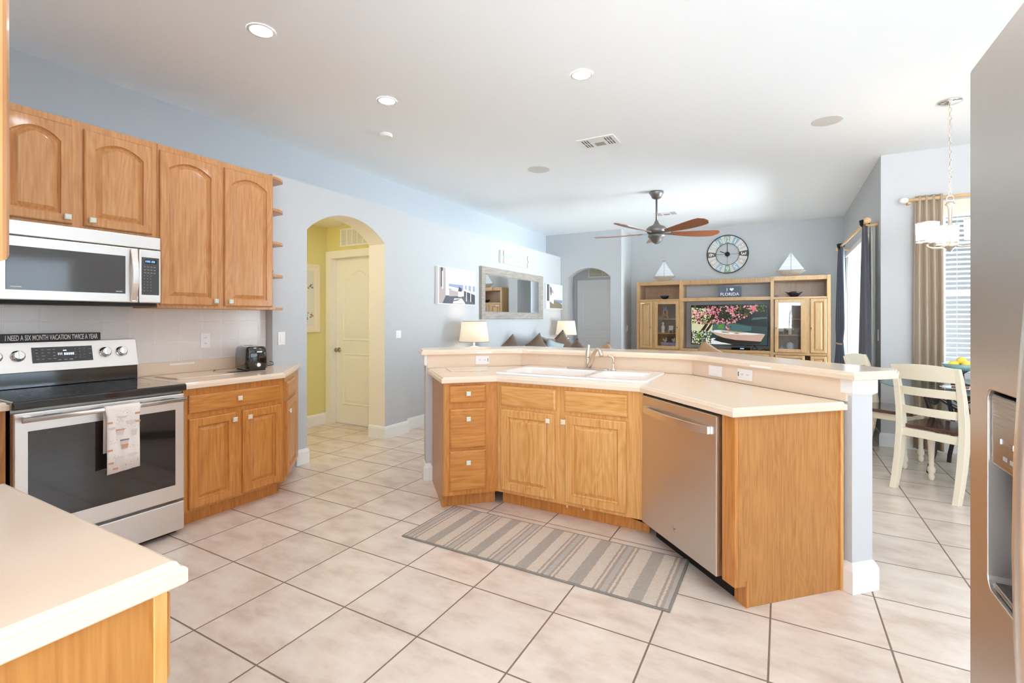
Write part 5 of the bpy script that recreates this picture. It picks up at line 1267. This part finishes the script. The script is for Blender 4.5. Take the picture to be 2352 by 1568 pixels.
MB().box(WX0+.003, WX1-.003, 6.345, 6.405, WZ1-.055, WZ1-.002).build('headrail', WHITEP, bl)
b = MB(); z = WZ1-.09
while z > WZ0+.03:
    b.M = Matrix.Translation((0, 6.378, z)) @ Matrix.Rotation(math.radians(-16), 4, 'X'); b.box(WX0+.006, WX1-.006, -.024, .024, -.0014, .0014); z -= .0475
b.build('slats', BLIND, bl)
b = MB()
for x in (WX0+.12, (WX0+WX1)/2, WX1-.12): b.tube([(x, 6.350, WZ0+.02), (x, 6.350, WZ1-.055)], .0012, 5)
b.build('cords', WHITEP, bl); MB().box(WX0+.006, WX1-.006, 6.355, 6.40, WZ0+.004, WZ0+.022).build('bottom_rail', WHITEP, bl)
vl = MB().box(WX0-.01, WX1+.02, 6.318, 6.3395, 2.37, 2.515).build('window_valance', mat('cream_valance', (232, 224, 208), .7)); tag(vl, 'cream valance board over the nook blind', 'valance')

# ================================================================== CEILING THINGS
def recessed(label, x, y):
    t = thing('recessed_light', label, 'ceiling light', (x, y, H), 0, 'recessed ceiling lights')
    b = MB(); b.lathe([(.060, -.004), (.075, -.0005)], 28); b.f = b.f[:-2]; b.m = b.m[:-2]; b.sm = b.sm[:-2]
    b.lathe([(.075, -.0005), (.078, -.0035), (.062, -.006), (.060, -.004)], 28); b.f = [f for f in b.f if len(f) == 4]; b.m = [0]*len(b.f); b.sm = [True]*len(b.f); b.build('trim_ring', WHITEP, t)
    b = MB(); b.lathe([(.060, -.003), (.059, -.0045)], 28); b.build('lens', LAMPM, t); return t
recessed('lit recessed ceiling light nearest, above the range', -2.707, 1.797); recessed('lit recessed ceiling light above the archway side of the kitchen', -2.712, 2.855); recessed('lit recessed ceiling light above the sink', -1.228, 3.214)
for x, y in ((-1.4, 1.6), (-2.2, .4)):
    recessed('recessed ceiling light out of the frame over the kitchen floor', x, y)
def disc(name, label, cat, x, y, r, h, m):
    o = MB().lathe([(r, -.0005), (r, -h*.6), (r*.96, -h)], 32, smooth=False).build(name, m, loc=(x, y, H)); return tag(o, label, cat)
disc('ceiling_speaker', 'round ceiling speaker grille above the bar left side', 'speaker', -2.436, 5.019, .125, .006, GREYDISC); disc('ceiling_speaker', 'round ceiling speaker grille near the dining pendant', 'speaker', .344, 4.996, .118, .006, GREYDISC)
disc('smoke_detector', 'small white smoke detector on the ceiling behind the left lights', 'smoke detector', -3.215, 3.368, .06, .03, WHITEP)
def vent(label, x, y, w=.36, d=.26, rz=0):
    t = thing('ceiling_vent', label, 'vent', (x, y, H), rz)
    MB().box(-w/2, w/2, -d/2, d/2, -.008, -.0005).build('frame', WHITEP, t, bevel=.002)
    b = MB()
    for x0 in (-w*.40, w*.22):
        for y0, y1 in ((-d*.36, -d*.03), (d*.03, d*.36)):
            for k in range(3): b.box(x0+k*w*.07, x0+k*w*.07+w*.035, y0, y1, -.0086, -.0081)
    for k in range(7): b.box(-w*.13, w*.14, d*.02+k*d*.05, d*.02+k*d*.05+d*.025, -.0086, -.0081)
    b.build('slots', VENTD, t)
vent('square white ceiling air vent above the peninsula', -1.548, 4.51); vent('small white ceiling vent behind the fan', -1.644, 8.119)
# ceiling fan
fn = thing('ceiling_fan', 'bronze ceiling fan with five walnut blades over the living room', 'ceiling fan', (-1.476, 6.666, 0))
MB().lathe([(.09, H-.0005), (.095, H-.02), (.075, H-.05), (.06, H-.085), (.03, H-.10), (.015, H-.105)], 28).build('canopy', BRONZE, fn)
MB().lathe([(.013, H-.10), (.013, 2.61)], 14).build('downrod', BRONZE, fn)
MB().lathe([(.018, 2.66), (.03, 2.63), (.05, 2.60), (.11, 2.575), (.135, 2.545), (.125, 2.50), (.10, 2.48)], 32).build('motor_housing', BRONZE, fn)
MB().lathe([(.10, 2.479), (.115, 2.455), (.112, 2.44), (.085, 2.42), (.07, 2.39), (.05, 2.365), (.02, 2.345), (.002, 2.343)], 32).build('switch_housing', BRONZE, fn)
rtx, rty = math.cos(YAW), math.sin(YAW)
for k in range(5):
    a = YAW+math.radians(5+72*k)
    b = MB(); b.M = Matrix.Rotation(a, 4, 'Z') @ Matrix.Translation((0, 0, 2.49)) @ Matrix.Rotation(math.radians(-13), 4, 'X')
    n = 14; ls = []
    for i in range(n+1):
        t = i/n; x = .19+.69*t; hw = .042+.058*math.sin(PI*min(1, t*1.05)*.62)
        if t > .88: hw *= math.sqrt(max(.02, 1-((t-.88)/.12)**2*.9))
        dz = .035*t*t-.02*t
        ls.append([(x, -hw, dz), (x, -hw, dz+.007), (x, hw, dz+.007), (x, hw, dz)])
    b.loops(ls); bd = b.build('blade', BLADE, fn)
    b = MB(); b.M = Matrix.Rotation(a, 4, 'Z') @ Matrix.Translation((0, 0, 2.487)) @ Matrix.Rotation(math.radians(-13), 4, 'X')
    b.loops([[(x, -w, -.004), (x, -w, -.0005), (x, w, -.0005), (x, w, -.004)] for x, w in ((.10, .02), (.16, .028), (.22, .034), (.26, .012))]); b.build('bracket', BRONZE, bd)
# dining pendant
pn = thing('chandelier', 'brushed nickel chandelier with glowing glass drum shades on a long chain', 'chandelier', (1.159, 5.016, 0))
MB().lathe([(.075, H-.0005), (.078, H-.012), (.055, H-.022), (.01, H-.028)], 28).build('canopy', CHROME, pn)
b = MB(); z = H-.035; k = 0
while z > 2.31:
    pts = []; n = 10
    for i in range(n+1):
        a = 2*PI*i/n; u, w = .009*math.cos(a), .020*math.sin(a)
        pts.append((u, 0, z+w) if k % 2 else (0, u, z+w))
    b.tube(pts, .0028, 6); z -= .033; k += 1
b.build('chain', NICKEL, pn)
b = MB(); b.tube([(.022*math.cos(a), 0, 2.285+.022*math.sin(a)) for a in [2*PI*i/14 for i in range(15)]], .004, 8)
b.lathe([(.004, 2.262), (.020, 2.255), (.032, 2.235), (.018, 2.225), (.014, 2.21), (.013, 2.08), (.020, 2.07), (.020, 2.06), (.013, 2.05), (.013, 1.955), (.03, 1.93), (.05, 1.915), (.045, 1.90), (.02, 1.885), (.012, 1.87), (.002, 1.86)], 20); b.build('stem', NICKEL, pn)
for i in range(3):
    a = YAW+PI-math.radians(6)+i*2*PI/3
    ca, sa = math.cos(a), math.sin(a); r = .165
    b = MB(); b.tube([(.03*ca, .03*sa, 1.905), (.08*ca, .08*sa, 1.893), (.13*ca, .13*sa, 1.893), (r*ca, r*sa, 1.905), (r*ca, r*sa, 1.93)], .007, 8); b.lathe([(.018, 1.93), (.03, 1.936), (.03, 1.942)], 14, c=(r*ca, r*sa, 0)); ar = b.build('arm', NICKEL, pn)
    b = MB(); b.lathe([(.068, 1.95), (.070, 1.96), (.073, 2.085), (.073, 2.09)], 28, c=(r*ca, r*sa, 0)); b.f = b.f[:-1]; b.m = b.m[:-1]; b.sm = b.sm[:-1]; b.build('shade', PSHADE, ar)
    b = MB(); b.lathe([(.0715, 1.943), (.0715, 1.953)], 28, c=(r*ca, r*sa, 0)); b.lathe([(.0755, 2.088), (.0755, 2.096)], 28, c=(r*ca, r*sa, 0)); b.f = [f for f in b.f if len(f) == 4]; b.m = [0]*len(b.f); b.sm = [True]*len(b.f); b.build('shade_band', NICKEL, ar)

# ================================================================== DINING SET
def chair(label, loc, rz):
    t = thing('dining_chair', label, 'chair', loc, rz, None)
    hw = .205
    def post(x):
        b = MB(); ls = []
        for z, y, hx, hy in ((.0005, -.095, .020, .026), (.10, -.065, .021, .028), (.25, -.03, .022, .032), (.42, -.005, .023, .034), (.50, 0, .023, .034), (.62, -.008, .022, .030), (.78, -.035, .021, .024), (.90, -.065, .020, .020), (.975, -.09, .018, .016)):
            ls.append([(x-hx, y-hy, z), (x+hx, y-hy, z), (x+hx, y+hy, z), (x-hx, y+hy, z)])
        b.loops(ls); return b
    for s in (-1, 1): post(s*hw).build('back_leg', CREAMP, t, bevel=.004)
    def rail(z0, z1, y0, bow, name, lean=.0, crest=0):
        b = MB(); n = 10; ls = []
        for i in range(n+1):
            u = -1+2*i/n; x = u*(hw-.018 if not crest else hw+.012); y = y0-bow*(1-u*u); c = crest*(1-u*u)
            ls.append([(x, y-.010, z0), (x, y+.010, z0), (x, y+.010-lean, z1+c), (x, y-.010-lean, z1+c)])
        b.loops(ls, smooth=False); return b.build(name, CREAMP, t, bevel=.003)
    rail(.868, .970, -.060, .03, 'top_rail', .03, .022); rail(.745, .808, -.030, .03, 'slat', .014); rail(.595, .655, -.006, .03, 'slat', .010); rail(.415, .475, -.012, .0, 'seat_rail')
    st = rrect(-.225, .225, .0, .43, .04, 4)
    b = MB(); b.prism([(x*(1+.06*(y/.43)), y+.012) for x, y in st], .476, .505); b.build('seat', SEATW, t, bevel=.006)
    b = MB().box(-.195, .195, .365, .385, .415, .4755).box(-.205, -.185, .03, .365, .415, .4755).box(.185, .205, .03, .365, .415, .4755); b.build('apron', CREAMP, t)
    for s in (-1, 1):
        b = MB(); b.lathe([(.012, .0005), (.018, .012), (.022, .04), (.016, .055), (.026, .075), (.027, .10), (.017, .125), (.019, .14), (.020, .145), (.017, .16), (.022, .28), (.027, .36), (.027, .395), (.020, .405), (.026, .414)], 16, c=(s*.195, .375, 0))
        b.box(s*.195-.024, s*.195+.024, .351, .399, .4145, .4755); b.build('front_leg', CREAMP, t)
    return t
def yaw_of(dx, dy): return -math.atan2(dx, dy)
chair('cream dining chair with dark seat, back toward the camera beside the refrigerator', (.995, 4.775, 0), yaw_of(.633, .774))
chair('cream dining chair seen sideways behind the peninsula post', (.715, 5.825, 0), yaw_of(.886, -.463))
chair('cream dining chair on the far side of the glass table', (1.86, 6.03, 0), yaw_of(-.72, -.69))
TX, TY, TR = 1.48, 5.50, .69
dt = thing('dining_table', 'round glass dining table on a black iron scroll base', 'table', (TX, TY, 0))
MB().lathe([(TR-.01, .748), (TR, .751), (TR, .757), (TR-.01, .760)], 64).build('glass_top', TGLASS, dt)
b = MB(); b.lathe([(TR-.0005, .7525), (TR+.002, .7535), (TR+.002, .756), (TR-.0005, .757)], 64); b.f = [f for f in b.f if len(f) == 4]; b.m = [0]*len(b.f); b.sm = [True]*len(b.f); b.build('glass_edge', TEDGE, dt)
b = MB(); b.tube([(.40*math.cos(a), .40*math.sin(a), .735) for a in [2*PI*k/40 for k in range(41)]], .012, 8); b.tube([(.46*math.cos(a), .46*math.sin(a), .700) for a in [2*PI*k/40 for k in range(41)]], .009, 8)
for k in range(8): a = k*PI/4; b.tube([(.40*math.cos(a), .40*math.sin(a), .735), (.46*math.cos(a), .46*math.sin(a), .70)], .006, 6)
b.build('rim', IRON, dt)
for k in range(4):
    a = math.radians(19)+k*PI/2; ca, sa = math.cos(a), math.sin(a)
    b = MB(); b.tube([(r*ca, r*sa, z) for r, z in ((.41, .735), (.42, .66), (.39, .55), (.35, .42), (.34, .30), (.36, .18), (.39, .08), (.40, .014))], .017, 10); b.build('leg', IRON, dt)
for k in range(4):
    a = math.radians(19+45)+k*PI/2; b = MB(); b.M = Matrix.Rotation(a+PI/2, 4, 'Z') @ Matrix.Translation((0, -.31, 0))
    b.tube([(-.26+.52*i/12, 0, .70-.13*math.sin(PI*i/12)) for i in range(13)], .007, 8)
    for j in range(7):
        t_ = -.9+1.8*j/6; b.tube([(0, 0, .575), (.12*t_, 0, .62), (.22*t_, 0, .70-.03*abs(t_))], .004, 6)
    b.tube([(.17+.045*(1-i/26)*math.cos(i*.55), 0, .60+.045*(1-i/26)*math.sin(i*.55)) for i in range(20)], .006, 6)
    b.build('scroll_panel', IRON, dt)
b = MB(); b.lathe([(.02, .28), (.02, .32)], 12)
for k in range(4): a = math.radians(19)+k*PI/2; b.tube([(0, 0, .30), (.34*math.cos(a), .34*math.sin(a), .30)], .008, 8)
b.build('cross_brace', IRON, dt)
pl = MB().lathe([(.05, 0), (.07, .003), (.11, .010), (.13, .016), (.128, .018), (.10, .012), (.05, .006)], 32).build('plate', PORC, loc=(1.27, 5.22, .7605)); tag(pl, 'white dinner plate at the near place setting', 'plate')
nk = MB().box(-.05, .05, -.03, .03, 0, .02).build('napkin', mat('rust_napkin', (150, 100, 80), .9), loc=(1.27, 5.22, .7675), rz=.5, bevel=.006); tag(nk, 'folded rust brown napkin on the near plate', 'napkin')
pl = MB().lathe([(.05, 0), (.07, .003), (.11, .010), (.13, .016), (.128, .018), (.10, .012), (.05, .006)], 32).build('plate', PORC, loc=(1.62, 5.10, .7605)); tag(pl, 'white dinner plate nearest the refrigerator side', 'plate')
fb = thing('fruit_bowl', 'teal bowl on a dark foot holding lemons on the glass table', 'bowl', (1.36, 5.56, .7605))
MB().lathe([(.07, 0), (.07, .01), (.02, .02), (.018, .10), (.05, .125)], 20).build('foot', DARKBOWL, fb)
MB().lathe([(.05, .125), (.10, .14), (.135, .185), (.130, .185), (.09, .15), (.04, .135)], 28).build('bowl', TEALB, fb)
for i, (x, y, z) in enumerate(((-.055, -.02, .178), (.02, -.055, .180), (.055, .02, .178), (-.01, .05, .178), (0, 0, .212))):
    o = MB().sphere((0, 0, 0), .034, sc=(1.2, 1, 1)).build('lemon', LEMON, loc=(1.36+x, 5.56+y, .7605+z), rz=i*1.1)
    tag(o, 'yellow lemon in the teal fruit bowl', 'lemon', 'lemons in the fruit bowl')

# warm ceiling light of the hallway, out of sight above the yellow walls
hl = thing('hall_light', 'warm flush ceiling light in the yellow hallway', 'ceiling light', (-4.6, 3.0, 2.5))
MB().lathe([(.12, -.0005), (.12, -.02), (.09, -.045), (.02, -.055)], 24).build('glass_dome', mat('warm_dome', (255, 250, 240), .5, emit=13), hl)
